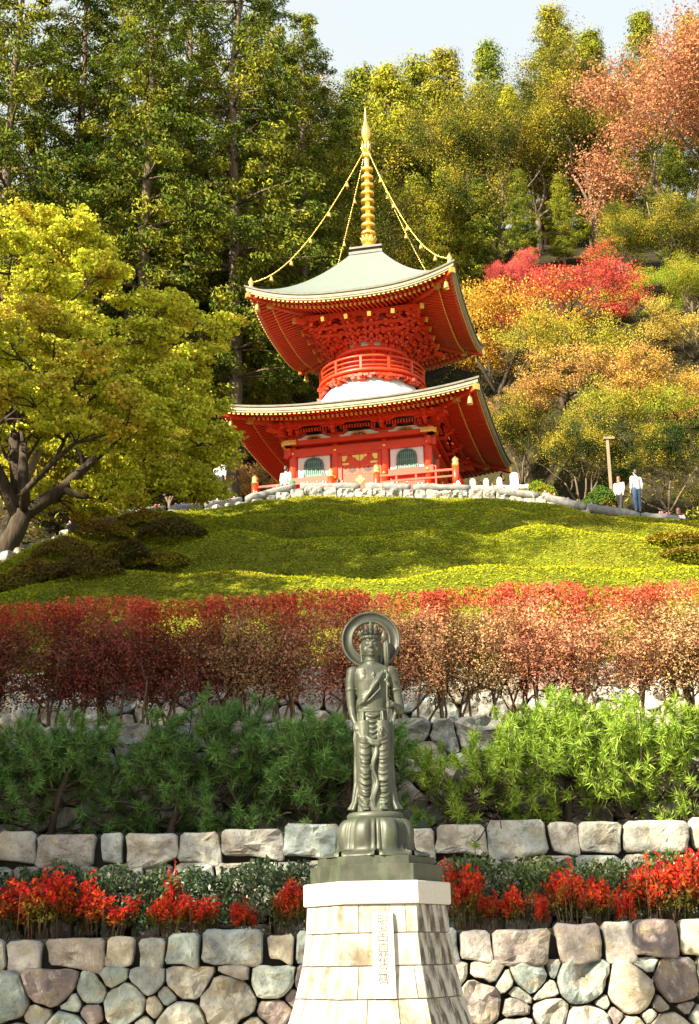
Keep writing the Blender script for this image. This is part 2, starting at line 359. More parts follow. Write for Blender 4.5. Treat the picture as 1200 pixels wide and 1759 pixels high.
def terrain_mesh(name, xs, ys, mat):
    X, Y = np.meshgrid(xs, ys); Z = terrain(X, Y); n, k = X.shape
    V = np.stack([X, Y, Z], -1).reshape(-1, 3); i = np.arange((n - 1) * (k - 1)); r, c = i // (k - 1), i % (k - 1); a = r * k + c
    return mesh_np(name, V, np.stack([a, a + 1, a + k + 1, a + k], 1), mat, True)
def grid_rel(name, u0, u1, xs, nv, mat):
    """grid that follows the parapet line: v from u0 to u1 measured between the foot of the mound and the parapet"""
    V = []; 
    for v in np.linspace(u0, u1, nv):
        yp = np.interp(xs, PXs, PYs); y = 28.2 + (yp - 28.2) * v - 1e-4; V.append(np.stack([xs, y, terrain(xs, y)], -1))
    V = np.array(V); n, k = V.shape[:2]; i = np.arange((n - 1) * (k - 1)); r, c = i // (k - 1), i % (k - 1); a = r * k + c
    return mesh_np(name, V.reshape(-1, 3), np.stack([a, a + 1, a + k + 1, a + k], 1), mat, True)

g = MB(); g.add([(-900, -400, 0), (900, -400, 0), (900, 1400, 0), (-900, 1400, 0)], [(0, 1, 2, 3)]); tag(g.build('ground', M['gravel']), kind='structure')
tag(link('mound', grid_rel('mound', 0, 1, np.concatenate([np.linspace(-60, -16, 30), np.linspace(-15.5, 15.5, 180), np.linspace(16, 60, 30)]), 110, M['mound'])), kind='structure')
xs = np.linspace(-150, 150, 121)
def back_mesh():
    V = []
    xx = np.concatenate([np.linspace(-150, -62, 20), np.linspace(-60, 60, 161), np.linspace(62, 150, 20)])
    yp = np.interp(xx, PXs, PYs)
    for d in list(np.linspace(.001, 10, 9)) + list(np.linspace(12, 60, 25)) + list(np.linspace(65, 260, 25)):
        y = yp + d; V.append(np.stack([xx, y, terrain(xx, y)], -1))
    V = np.array(V); n, k = V.shape[:2]; i = np.arange((n - 1) * (k - 1)); r, c = i // (k - 1), i % (k - 1); a = r * k + c
    return mesh_np('hillside', V.reshape(-1, 3), np.stack([a, a + 1, a + k + 1, a + k], 1), M['forestfloor'], True)
tag(link('hillside', back_mesh()), kind='structure')
def slab(name, x0, x1, y0, y1, z0, z1, mat):
    b = MB(); b.box(((x0 + x1) / 2, (y0 + y1) / 2, (z0 + z1) / 2), (x1 - x0, y1 - y0, z1 - z0)); return tag(b.build(name, mat), kind='structure')
WALL1, WALL2, WALL3 = 19.0, 20.8, 22.5          # wall faces
Z1 = at(600, 1596, WALL1).z; Z2 = at(600, 1418, WALL2).z; Z3 = at(600, 1238, WALL3).z
slab('planting_bed', -40, 40, WALL1 + .25, WALL2 + .2, -.5, Z1 - .04, M['soil'])
slab('pine_terrace', -40, 40, WALL2 + .25, WALL3 + .2, -.5, Z2 - .04, M['soil'])
slab('hedge_terrace', -60, 60, WALL3 + .25, 26.0, -.5, Z3 - .04, M['soil'])
slab('gravel_path', -60, 60, 26.01, 28.25, -.5, 5.6, M['gravel'])

# ------------------------------------------------------------------ stone walls
def clip_poly(P, nx, ny, d):
    out = []; n = len(P)
    for i in range(n):
        a, b = P[i], P[(i + 1) % n]; da = a[0] * nx + a[1] * ny - d; db = b[0] * nx + b[1] * ny - d
        if da <= 0: out.append(a)
        if (da < 0) != (db < 0) and da != db:
            k = da / (da - db); out.append((a[0] + (b[0] - a[0]) * k, a[1] + (b[1] - a[1]) * k))
    return out
def cells(seeds, w0, w1, h0, h1):
    """power diagram of (x, y, radius)"""
    S = np.array(seeds); res = []
    for i, (x, y, r) in enumerate(seeds):
        P = [(w0, h0), (w1, h0), (w1, h1), (w0, h1)]
        dd = (S[:, 0] - x) ** 2 + (S[:, 1] - y) ** 2
        for j in np.argsort(dd)[1:26]:
            X, Y, R = S[j]; dx, dy = X - x, Y - y
            P = clip_poly(P, 2 * dx, 2 * dy, X * X + Y * Y - x * x - y * y + r * r - R * R)
            if len(P) < 3: break
        if len(P) >= 3: res.append(P)
    return res
def poly_area(P): return .5 * sum(P[i][0] * P[(i + 1) % len(P)][1] - P[(i + 1) % len(P)][0] * P[i][1] for i in range(len(P)))
def stone_shape(P, rng, gap, depth, square=.0):
    """polygon -> rounded, uneven stone; returns (centre, mesh builder); front faces -y"""
    A = poly_area(P)
    if A < .004: return None
    cx = sum(p[0] for p in P) / len(P); cz = sum(p[1] for p in P) / len(P)
    s = max(.5, 1 - gap / math.sqrt(A) * 2)
    Q = [((p[0] - cx) * s, (p[1] - cz) * s) for p in P]
    # drop very short edges, cut corners, split long edges
    Q = [q for i, q in enumerate(Q) if math.hypot(q[0] - Q[i - 1][0], q[1] - Q[i - 1][1]) > .05]
    if len(Q) < 3: return None
    k = .12 if square else .17; R = []
    for i, a in enumerate(Q):
        b = Q[(i + 1) % len(Q)]; L = math.hypot(b[0] - a[0], b[1] - a[1]); kk = min(k, .05 / L if square else .06 / L + .04)
        R.append((a[0] + (b[0] - a[0]) * kk, a[1] + (b[1] - a[1]) * kk))
        if L > .3: R.append((a[0] + (b[0] - a[0]) * .5 + rng.uniform(-.018, .018), a[1] + (b[1] - a[1]) * .5 + rng.uniform(-.018, .018)))
        R.append((b[0] + (a[0] - b[0]) * kk, b[1] + (a[1] - b[1]) * kk))
    R2 = []
    for i, a in enumerate(R):
        b = R[(i + 1) % len(R)]; L = math.hypot(b[0] - a[0], b[1] - a[1]); m = max(1, round(L / .10))
        for q in range(m): R2.append((a[0] + (b[0] - a[0]) * q / m, a[1] + (b[1] - a[1]) * q / m))
    R = R2; n = len(R); j = min(.05, math.sqrt(A) * .07); ox = Vector((rng.uniform(0, 90), rng.uniform(0, 90), rng.uniform(0, 90)))
    fx = lambda x, z, f: mn.noise(Vector((x * f, z * f, 0)) + ox); d = depth * min(1.15, .45 + math.sqrt(A)) * rng.uniform(.75, 1.2)
    tx, tyy = rng.uniform(-.09, .09), rng.uniform(-.10, .10)
    rings = []
    for sc, dep, jj in ((.97, .18, 0), (1.0, -.52 * d, .3), (.955, -.86 * d, .8), (.83, -.98 * d, 1), (.55, -1.02 * d, 1), (.28, -1.03 * d, 1)):
        k1 = (.26 if square else .46) * math.sqrt(A) * .5; row = []
        for x, z in R:
            w = 1 + (fx(x, z, 4.5) * .10 + fx(x, z, 11) * .05) * (dep < 0) * (.5 if square else 1)
            row.append((x * sc * w, dep + (x * tx + z * tyy) * (dep < 0) + ((abs(fx(x * sc, z * sc, 3.2)) - .2) * k1 * 1.5 + fx(x * sc, z * sc, 9) * k1 * .5) * jj, z * sc * w))
        rings.append(row)
    mb = MB(); mb.loft(rings, True, rng.random() < .25); return (cx, cz), mb
def dart(rng, w0, w1, h0, h1, sizes, tries=2500, ex=()):
    S = list(ex)
    for r in sizes:
        for _ in range(tries):
            x, y = rng.uniform(w0 - .2, w1 + .2), rng.uniform(h0 - .2, h1); rr = r * rng.uniform(.88, 1.12)
            if all(((x - X) / 1.12) ** 2 + (y - Y) ** 2 > (rr + R) ** 2 * .92 for X, Y, R in S): S.append((x, y, rr))
    return S
def stone_wall(name, label, cat, y, w0, w1, h0, h1, seeds, rng, mat, gap=.014, depth=.16, batter=0.0, extra=(), mat2=None, thick=.5, htop=None):
    b = MB(); ht = (htop or h1) - .05
    b.box(((w0 + w1) / 2, y + thick / 2 + .06, (ht - .5) / 2), (w1 - w0, thick, ht + .5))
    w = tag(b.build(name, M['gap']), label, cat)
    for P in cells(seeds, w0, w1, h0, h1):
        r = stone_shape(P, rng, gap, depth)
        if r: link('stone', r[1].mesh('stone', mat), w, (r[0][0], y, r[0][1]))
    for P in extra:
        r = stone_shape(P, rng, gap * .8, depth * .8, True)
        if r: link('stone', r[1].mesh('stone', mat2 or mat), w, (r[0][0], y - .01, r[0][1]))
    return w
def top_row(rng, w0, w1, zb, zt, wmin, wmax, jb=.06):
    out = []; x = w0
    while x < w1:
        w = rng.uniform(wmin, wmax); b = zb + rng.uniform(-jb, jb); b2 = zb + rng.uniform(-jb, jb); t = zt + rng.uniform(-.06, .04)
        s1, s2 = rng.uniform(-.07, .07), rng.uniform(-.07, .07)
        out.append([(x + s1 + .01, b), (x + w * .5, b - rng.uniform(0, .05)), (x + w + s2 - .012, b2), (x + w - .012, t), (x + .01, t + rng.uniform(-.02, .02))]); x += w
    return out
rng = random.Random(11)
top = top_row(rng, -7.5, 7.5, Z1 - .42, Z1, .34, .82, .08)
S = dart(rng, -7.5, 7.5, -.1, Z1 - .50, [.27, .225, .17, .115, .065], 1500)
stone_wall('stone_wall', 'lowest rough stone retaining wall behind the white pedestal, below the red nandina', 'stone wall', WALL1, -7.6, 7.6, -.2, Z1 - .40, S, rng, M['stone'], .009, .20, extra=top, htop=Z1)
rng = random.Random(5)
top = top_row(rng, -7.8, 7.8, Z2 - .48, Z2, .36, .95, .10)
S = dart(rng, -7.8, 7.8, Z1 - .3, Z2 - .56, [.24, .17, .10], 700)
stone_wall('stone_wall', 'middle stone wall with a top course of squared pale blocks, behind the nandina bed', 'stone wall', WALL2, -7.9, 7.9, Z1 - .3, Z2 - .48, S, rng, M['stone'], .009, .17, extra=top, mat2=M['stonepale'], htop=Z2)
rng = random.Random(8)
S = dart(rng, -8, 8, Z2 - .2, Z3, [.42, .30, .22, .13], 900)
stone_wall('stone_wall', 'dark upper stone wall half hidden behind the row of low pines', 'stone wall', WALL3, -8, 8, Z2 - .2, Z3, S, rng, M['stonedark'], .009, .18)
# low pale wall behind the hedge stems
rng = random.Random(9)
S = dart(rng, -9, 9, 5.4, 7.05, [.36, .24, .15], 500)
stone_wall('low_stone_wall', 'low sunlit pale stone wall glimpsed between the bare hedge stems', 'stone wall', 28.25, -9.5, 9.5, 5.4, 7.1, S, rng, M['stonepale'], .014, .12, thick=.3)

# parapet round the top of the mound
def parapet():
    rng = random.Random(21); w = thing('parapet_wall', 'low curved rubble wall with long grey coping slabs along the top of the green mound', 'stone wall')
    xs = np.linspace(-10.6, 13.2, 400); ys = np.interp(xs, PXs, PYs); ys = np.convolve(np.pad(ys, 12, mode='edge'), np.ones(25) / 25, 'valid'); zs = terrain(xs, ys - .25)
    s = np.concatenate([[0], np.cumsum(np.hypot(np.diff(xs), np.diff(ys)))])
    pos = lambda q: (float(np.interp(q, s, xs)), float(np.interp(q, s, ys)), float(np.interp(q, s, zs)))
    q = 0; core = MB()
    for a in np.linspace(0, s[-1], 60)[:-1]:
        p0, p1 = pos(a), pos(a + s[-1] / 59); core.bar((p0[0], p0[1] + .2, p0[2] - .25), (p1[0], p1[1] + .2, p1[2] - .25), .34, 1.0)
    core.build('wall_core', M['gap'], w)
    while q < s[-1] - .6:
        L = rng.uniform(.38, .75); p0, p1 = pos(q), pos(q + L); h = rng.uniform(.36, .46)
        P = [(0, -.12), (L * .5, -.15), (L, -.12), (L + rng.uniform(-.04, .04), h), (L * .45, h + rng.uniform(-.03, .05)), (rng.uniform(-.04, .04), h - .02)]
        r = stone_shape(P, rng, .008, .17)
        if r:
            o = link('stone', r[1].mesh('stone', M['stonedark']), w, (p0[0] + (p1[0] - p0[0]) * .5, p0[1] - .0, p0[2] + r[0][1])); o.rotation_euler = (0, 0, math.atan2(p1[1] - p0[1], p1[0] - p0[0]))  # parapet shade is put into the darker stone colour
        q += L
    global COPING; COPING = []
    q = 3.5
    while q < s[-1] - 2:
        L = rng.uniform(1.7, 2.6); a, b = Vector(pos(q)), Vector(pos(q + L)); off = Vector((0, .16, .52)); hh = rng.uniform(.27, .36)
        n = 9; mb = MB(); d = (b - a); rings = []
        for i in range(n):
            p = a + d * (i / (n - 1)) + off; e = .035 if i in (0, n - 1) else 0
            wv = [rng.uniform(-.025, .025) for _ in range(6)]
            rings.append([p + Vector((0, y, z)) for y, z in ((-.24 + e + wv[0], -hh / 2), (-.25 + wv[1] + e, hh * .15), (-.17 + wv[2], hh / 2 - e + wv[3]), (.15, hh / 2 + wv[4] - e), (.24, hh * .1), (.24, -hh / 2))])
        mb.loft(rings, True, True); mb.build('coping_slab', M['greystone'], w); COPING.append((a + off + Vector((0, -.02, hh / 2 - .02)), b + off + Vector((0, -.02, hh / 2 - .02)))); q += L + rng.uniform(.06, .2)
parapet()

# ------------------------------------------------------------------ pedestal and bronze statue
ST = at(647, 1518, 15.4); PX0, PY0, CAPZ = ST.x, 15.4, ST.z
def hexr(R, z, rot=0.0): return [(R * sin(rot + PI / 6 + k * PI / 3), -R * cos(rot + PI / 6 + k * PI / 3), z) for k in range(6)]
def pedestal():
    rng = random.Random(3)
    w = thing('stone_pedestal', 'flared hexagonal white stone pedestal with black weather stains under the bronze statue', 'pedestal', (PX0, PY0, 0), math.radians(1.5))
    Z = [CAPZ - .225, 1.80, 1.488, 1.178, .86, .55, .25, 0]; R = [.728, .742, .785, .858, .955, 1.07, 1.19, 1.32]
    core = MB(); core.loft([hexr(r - .022, z) for z, r in zip(reversed(Z), reversed(R))], True, False); core.build('core', M['mortar'], w)
    for i in range(7):
        z1, z0, r1, r0 = Z[i] - .004, Z[i + 1] + .004, R[i], R[i + 1]
        top, bot = hexr(r1, z1), hexr(r0, z0)
        for k in range(6):
            # corner to corner, joints at uneven places
            cuts = [0] + [c + rng.uniform(-.06, .06) for c in ((.36, .70) if (i + k) % 2 else (.24, .62, .86))] + [1]
            a0, a1, b0, b1 = (Vector(p) for p in (bot[k - 1], bot[k], top[k - 1], top[k]))
            nrm = (a1 - a0).cross(b0 - a0).normalized()
            if nrm.dot(a0 + a1) < 0: nrm = -nrm
            for c0, c1 in zip(cuts[:-1], cuts[1:]):
                e = .0035; f0, f1 = c0 + e * (c0 > 0), c1 - e * (c1 < 1)
                q = [a0.lerp(a1, f0), a0.lerp(a1, f1), b0.lerp(b1, f1), b0.lerp(b1, f0)]; c = sum(q, Vector()) / 4; bev = .008; pr = rng.uniform(-.002, .003)
                ins = [p + (c - p) * .02 for p in q]
                back = [p * 1 - nrm * .05 for p in q]; mid = [p - nrm * .006 for p in q]; fr = [p + nrm * pr for p in ins]
                mb = MB(); mb.loft([[v - c for v in back], [v - c for v in mid], [v - c for v in fr]], True, False)
                mb.build('stone_block', M['pedestal'], w, c)
    cap = MB(); h0, h1 = CAPZ - .225, CAPZ
    cap.loft([hexr(.72, h0), hexr(.755, h0 + .001), hexr(.766, h0 + .012), hexr(.766, h1 - .012), hexr(.755, h1), hexr(.3, h1)], True, False); cap.build('cap', M['capstone'], w)
    # inscribed plaque
    f = lambda z: -float(np.interp(z, Z[::-1], [r * cos(PI / 6) for r in R[::-1]]))
    x0, zt, zb = .02, 1.995, 1.185
    pq = MB(); wd = .205; yf0, yf1 = f(zt) - .032, f(zb) - .022
    pq.add([(x0 - wd / 2, yf1, zb), (x0 + wd / 2 + .01, yf1, zb), (x0 + wd / 2, yf0, zt), (x0 - wd / 2, yf0, zt), (x0 - wd / 2, yf1 + .1, zb), (x0 + wd / 2 + .01, yf1 + .1, zb), (x0 + wd / 2, yf0 + .1, zt), (x0 - wd / 2, yf0 + .1, zt)],
           [(0, 1, 2, 3), (5, 4, 7, 6), (1, 5, 6, 2), (4, 0, 3, 7), (3, 2, 6, 7), (4, 5, 1, 0)])
    p = pq.build('plaque', M['plaque'], w)
    cu = bpy.data.curves.new('inscription', 'FONT'); cu.body = '明\n治\n中\n興\n花\n念\n碑'; cu.size = .118; cu.space_line = .80; cu.align_x = 'CENTER'; cu.extrude = .001; cu.resolution_u = 2
    to = bpy.data.objects.new('tmp', cu); C.objects.link(to); dg = bpy.context.evaluated_depsgraph_get(); me = bpy.data.meshes.new_from_object(to.evaluated_get(dg)); bpy.data.objects.remove(to)
    me.name = 'inscription'; me.materials.clear(); me.materials.append(M['ink'])
    o = link('inscription', me, p); tilt = math.atan2(yf0 - yf1, zt - zb)
    o.location = (x0, yf0 - .0015 + (yf1 - yf0) * .13, zt - .115); o.rotation_euler = (PI / 2 - tilt, 0, 0)
pedestal()

def statue():
    rt = thing('bronze_statue', 'bronze standing figure with ring halo and lotus stem on the white pedestal', 'statue', (PX0, PY0, CAPZ), 0)
    hx = math.radians(1.5)
    p = MB(); p.loft([hexr(.692, .0, hx), hexr(.692, .165, hx), hexr(.687, .17, hx), hexr(.64, .17, hx), hexr(.615, .172, hx), hexr(.615, .25, hx), hexr(.61, .255, hx), hexr(.3, .255, hx)], True, False); p.build('plinth', M['bronze'], rt)
    # lotus base: eight downturned petals, each one a part
    b = MB(); b.lathe([(.40, .255), (.36, .40), (.32, .58), (.295, .655), (.30, .66), (.298, .70), (.285, .715), (.28, .72), (.1, .725)], 40); b.build('lotus_core', M['bronze'], rt)
    for k in range(8):
        a0 = PI / 8 + k * PI / 4; mb = MB(); nu, nv = 18, 15; rows = []
        prof = [(.285, .655), (.315, .648), (.342, .615), (.362, .56), (.374, .49), (.380, .42), (.386, .36), (.412, .31), (.475, .283), (.535, .272)]
        ts = np.linspace(0, 1, len(prof)); 
        for i in range(nu):
            t = i / (nu - 1); r = float(np.interp(t, ts, [q[0] for q in prof])); z = float(np.interp(t, ts, [q[1] for q in prof])); row = []
            for j in range(nv):
                s = j / (nv - 1) * 2 - 1; ww = PI / 8 * (.985 if t < .8 else .985 - .10 * (t - .8) / .2)
                a = a0 + s * ww
                edge = .046 * math.exp(-((abs(s) - .88) / .09) ** 2) * min(1, t * 4)       # raised rim
                belly = .052 * math.exp(-(s / .62) ** 4) * sin(PI * min(1, t / .72)) if t < .72 else 0   # swollen middle
                groove = -.030 * math.exp(-((abs(s) - .66) / .08) ** 2) * sin(PI * min(1, t / .85))
                tip = .020 * (1 - s * s) * max(0, (t - .75) / .25)
                split = -.014 * math.exp(-(abs(abs(s) - 1) / .03) ** 2)
                rr = r + edge * .55 + belly + groove + tip + split; zz = z + (.035 * abs(s) ** 6 if t > .8 else 0)
                row.append((-rr * sin(a), -rr * cos(a), zz))
            rows.append(row)
        inner = [(x * .86, y * .86, z) for x, y, z in rows[-1]]
        low = [(x, y, .256) for x, y, z in rows[-1]]
        mb.loft(rows + [low], False, True, closed=False); mb.build('lotus_petal', M['bronze'], rt)
    B = .725; m = MB()                     # figure stands from z = B, 2.03 m to the crown tip
    def ell(z, rx, ry, cx=0, cy=0, n=28, sq=2.3): 
        return [(cx + rx * math.copysign(abs(cos(a)) ** (2 / sq), cos(a)), cy + ry * math.copysign(abs(sin(a)) ** (2 / sq), sin(a)), B + z) for a in [2 * PI * k / n for k in range(n)]]
    # robe with legs showing through, torso, shoulders, neck
    m.loft([ell(0, .255, .20), ell(.03, .25, .195), ell(.12, .228, .18), ell(.3, .212, .165), ell(.5, .205, .16), ell(.7, .208, .16), ell(.85, .205, .158), ell(.97, .188, .145), ell(1.07, .168, .13), ell(1.09, .16, .125)])
    m.loft([ell(1.0, .15, .115), ell(1.1, .152, .115), ell(1.2, .160, .12), ell(1.3, .178, .13), ell(1.4, .192, .135), ell(1.48, .20, .125), ell(1.54, .19, .10), ell(1.585, .12, .08), ell(1.61, .07, .068)])
    m.tube([(0, -.005, B + 1.56), (0, -.015, B + 1.66), (0, -.02, B + 1.74)], [.085, .068, .07], 16)
    for z in (1.622, 1.646): m.tube([(.072 * cos(a), -.012 + .072 * sin(a), B + z - .008 * sin(a)) for a in np.linspace(0, 2 * PI, 20)], .009, 5)
    for sx in (-1, 1):
        m.blob((sx * .07, -.072, B + 1.42), (.09, .055, .085), 16, 12); m.blob((sx * .205, 0, B + 1.50), (.075, .075, .075))
        m.tube([(sx * .10, -.075, B + .95), (sx * .105, -.10, B + .6), (sx * .105, -.095, B + .3), (sx * .11, -.09, B + .05)], [.10, .10, .092, .085], 16)
        # pleats hanging in arcs down each leg
        for i in range(19):
            z = .80 - i * .0385 + .008 * sin(i * 2.3 + sx); hw = .085 + .008 * sin(i * 1.7); dip = .045 + .022 * min(1, i / 6)
            pts = []
            for q in np.linspace(-1, 1, 9):
                x = sx * .105 + q * hw; tl = .012 * q * sx; yy = -.197 + .075 * q * q + (.0 if z > .2 else .01); pts.append((x, yy + .004 * sin(i), B + z - dip * (1 - q * q) + tl))
            k_ = (1.0, .72, 1.15, .85)[(i * 3 + (sx > 0)) % 4]; m.tube(pts, [v * k_ for v in (.004, .009, .012, .014, .015, .014, .012, .009, .004)], 6)
        # side robe edges falling to flared hems
        for dx, r0 in ((.0, .026), (.032, .022)):
            m.tube([(sx * (.198 - dx), -.05 - dx, B + .95), (sx * (.205 - dx), -.06 - dx, B + .6), (sx * (.215 - dx), -.07 - dx, B + .3), (sx * (.24 - dx * .7), -.09 - dx, B + .1), (sx * (.268 - dx * .5), -.11 - dx, B + .015)], [r0 * .8, r0, r0, r0 * 1.15, r0 * 1.3], 8)
        # feet with toes
        m.tube([(sx * .10, -.10, B + .03), (sx * .105, -.19, B + .035), (sx * .108, -.25, B + .018)], [.045, .045, .03], 10, sq=.6)
        for t in range(5): m.blob((sx * (.075 + t * .0155), -.275 + .006 * t + (.006 if t else 0), B + .016), (.009 if t else .012, .016, .010), 6, 5)
    # apron folds between waist and hips
    for i in range(6):
        z = 1.05 - i * .046; pts = [(q * (.095 - .004 * i), -.150 - .012 * i * .4 + .05 * q * q, B + z - (.05 + .012 * i) * (1 - q * q)) for q in np.linspace(-1, 1, 11)]
        m.tube(pts, [.006, .012, .016, .018, .019, .02, .019, .018, .016, .012, .006], 6)
    m.tube([(-.155, -.06, B + 1.075), (-.08, -.122, B + 1.068), (0, -.135, B + 1.066), (.08, -.122, B + 1.068), (.155, -.06, B + 1.075)], .013, 6)
    for sx in (-1, 1): m.tube([(sx * .105, -.125, B + 1.06), (sx * .115, -.15, B + .95), (sx * .118, -.165, B + .82), (sx * .09, -.185, B + .74)], [.014, .02, .022, .016], 8)
    # knotted sash swag low on the hips, hanging ribbon in the middle
    for o_ in (0, .03): m.tube([(-.17, -.11, B + .86 - o_), (-.10, -.165, B + .80 - o_), (-.02, -.195, B + .735 - o_), (.05, -.195, B + .725 - o_), (.13, -.16, B + .79 - o_), (.18, -.09, B + .88 - o_)], [.014, .02, .024, .024, .018, .012], 8)
    m.blob((.085, -.195, B + .80), (.026, .022, .04)); m.blob((.10, -.19, B + .855), (.02, .02, .022))
    for ph, rr in ((0, .022), (.6, .017)):
        m.tube([(.012 + .024 * sin(i * .62 + ph) - .012 * (ph > 0), -.188 + .010 * cos(i * .62), B + .72 - i * .0345) for i in range(21)], [rr] * 20 + [.012], 7)
    # diagonal shawl across the chest from the viewer's right shoulder
    for i, o_ in enumerate(np.linspace(0, .085, 5)):
        m.tube([(.155 - o_ * .45, -.02, B + 1.565 - .02 * i), (.125 - o_ * .5, -.118, B + 1.49 - o_ * .35), (.06 - o_ * .45, -.158, B + 1.385 - o_ * .5), (-.02 - o_ * .3, -.150, B + 1.27 - o_ * .35), (-.10, -.128, B + 1.205 - o_ * .85 + .03), (-.158, -.06, B + 1.15 - o_ * .55 + .03)], .0165 if i % 2 else .021, 7)
    m.tube([(.14, -.12, B + 1.45), (.08, -.14, B + 1.36), (.085, -.14, B + 1.30), (.02, -.14, B + 1.235), (-.05, -.13, B + 1.17), (-.155, -.06, B + 1.10)], .013, 6)
    # necklace with pendants
    m.tube([(.15 * sin(a), -.055 - .055 * cos(a), B + 1.525 - .03 * cos(a)) for a in np.linspace(-1.2, 1.2, 13)], .007, 5)
    for x, yy, z in ((-.085, -.112, 1.475), (.02, -.128, 1.455)):
        m.tube([(x, yy, B + z + .035), (x, yy - .012, B + z - .04)], .0055, 5); m.tube([(x - .016, yy - .008, B + z), (x + .016, yy - .008, B + z)], .006, 5)
    # viewer's left arm hangs down, palm forward
    m.tube([(-.205, 0, B + 1.51), (-.228, .0, B + 1.40), (-.232, -.005, B + 1.25), (-.228, -.01, B + 1.13), (-.222, -.03, B + 1.02), (-.200, -.075, B + .93)], [.072, .066, .055, .047, .042, .030], 14)
    m.tube([(.058 * cos(a) - .232, .058 * sin(a) - .003, B + 1.315) for a in np.linspace(0, 2 * PI, 18)], .010, 6)
    m.tube([(-.198, -.085, B + .935), (-.185, -.115, B + .895), (-.17, -.135, B + .86)], [.030, .040, .036], 10, sq=.62)
    for i in range(4):
        x = -.200 + i * .020; L = (.062, .074, .070, .056)[i]
        m.tube([(x, -.125 - .004 * i, B + .865), (x + .008, -.140, B + .865 - L * .5), (x + .014, -.165, B + .862 - L * .95)], [.0105, .0095, .0075], 7)
    m.tube([(-.165, -.12, B + .905), (-.145, -.150, B + .885), (-.138, -.172, B + .862)], [.013, .011, .008], 7)
    # scarf falling from that hand
    m.tube([(-.205, -.10, B + .87), (-.215, -.10, B + .76), (-.205, -.10, B + .66), (-.212, -.095, B + .60)], [.020, .026, .020, .006], 8, sq=.5)
    # viewer's right arm bent, hand round the stem
    m.tube([(.205, 0, B + 1.51), (.238, .01, B + 1.40), (.262, .02, B + 1.27), (.292, .02, B + 1.13), (.298, .0, B + 1.085)], [.072, .066, .056, .052, .050], 14)
    m.tube([(.298, .0, B + 1.085), (.275, -.09, B + 1.10), (.235, -.17, B + 1.115)], [.050, .042, .030], 12)
    m.tube([(.058 * cos(a) + .257, .058 * sin(a) + .018, B + 1.305 + .012 * cos(a)) for a in np.linspace(0, 2 * PI, 18)], .010, 6)
    m.tube([(.238, -.165, B + 1.115), (.212, -.200, B + 1.118), (.192, -.218, B + 1.118)], [.027, .037, .032], 10, sq=.75)
    for i in range(4):
        z = 1.142 - i * .0185; m.tube([(.198, -.222, B + z), (.165, -.246, B + z - .003), (.146, -.228, B + z - .006), (.158, -.206, B + z - .006)], [.0105, .010, .009, .008], 7)
    m.tube([(.205, -.205, B + 1.148), (.175, -.200, B + 1.158), (.150, -.212, B + 1.150)], [.012, .011, .008], 7)
    # scarf from the viewer's right arm
    m.tube([(.255, .02, B + 1.10), (.235, -.03, B + .98), (.215, -.06, B + .85), (.228, -.07, B + .72), (.215, -.07, B + .62)], [.018, .024, .022, .022, .008], 8, sq=.6)
    # head
    H = B + 1.785
    hd = []
    for i in range(15):
        t = i / 14; z = -.125 + t * .25; w = (.060, .078, .089, .096, .101, .104, .106, .107, .107, .106, .103, .096, .085, .066, .03)[i]
        hd.append([(w * cos(a), -.02 + (w * 1.16 if sin(a) > 0 else w * 1.12) * sin(a), H + z) for a in [2 * PI * k / 24 for k in range(24)]])
    m.loft(hd)
    m.blob((0, -.105, H - .095), (.032, .028, .028)); m.blob((-.05, -.088, H - .045), (.04, .035, .045)); m.blob((.05, -.088, H - .045), (.04, .035, .045))
    m.tube([(0, -.131, H + .045), (0, -.141, H + .005), (0, -.158, H - .022), (0, -.148, H - .032)], [.010, .012, .017, .010], 8)
    for sx in (-1, 1):
        m.blob((sx * .013, -.143, H - .026), (.010, .012, .009), 8, 6)
        m.tube([(sx * .012, -.140, H + .042), (sx * .042, -.133, H + .053), (sx * .078, -.098, H + .040)], [.007, .0075, .005], 6)       # brow
        m.blob((sx * .043, -.122, H + .018), (.024, .014, .013), 10, 7)                                                        # lids
        m.tube([(sx * .020, -.133, H + .009), (sx * .043, -.139, H + .006), (sx * .066, -.118, H + .011)], [.003, .0045, .003], 6)
        m.tube([(sx * .107, .01, H + .04), (sx * .118, .005, H + .0), (sx * .112, 0, H - .06), (sx * .106, -.005, H - .13)], [.014, .019, .014, .012], 8)   # ear, long lobe
        m.tube([(sx * .105, -.01, H - .13), (sx * .103, -.012, H - .175)], [.010, .012], 7)
    m.tube([(-.030, -.131, H - .062), (-.012, -.146, H - .060), (0, -.145, H - .063), (.012, -.146, H - .060), (.030, -.131, H - .062)], [.004, .007, .006, .007, .004], 6)
    m.tube([(-.024, -.131, H - .074), (0, -.145, H - .078), (.024, -.131, H - .074)], [.004, .008, .004], 6)
    for i in range(13):      # hair roll under the crown
        a = PI + i / 12 * PI; m.blob((.108 * cos(a), -.02 + .122 * sin(a), H + .088), (.022, .02, .022), 8, 6)
    for i in range(4): m.lathe([(.09 - .012 * i, H + .09 + .028 * i), (.088 - .012 * i, H + .13 + .028 * i)], 14, (0, -.01, 0))
    m.v = [(x * (1 - .075 * min(1, max(0, (B + 1.15 - z) / .25))), y, z) if abs(x) < .30 else (x, y, z) for x, y, z in m.v]      # slimmer robe
    remesh(m, .0075, 'figure', M['bronze'], rt, 1)
    # crown with upright plaques
    c = MB(); c.lathe([(.113, H + .098), (.122, H + .100), (.122, H + .120), (.116, H + .125), (.108, H + .122)], 28, (0, -.015, 0))
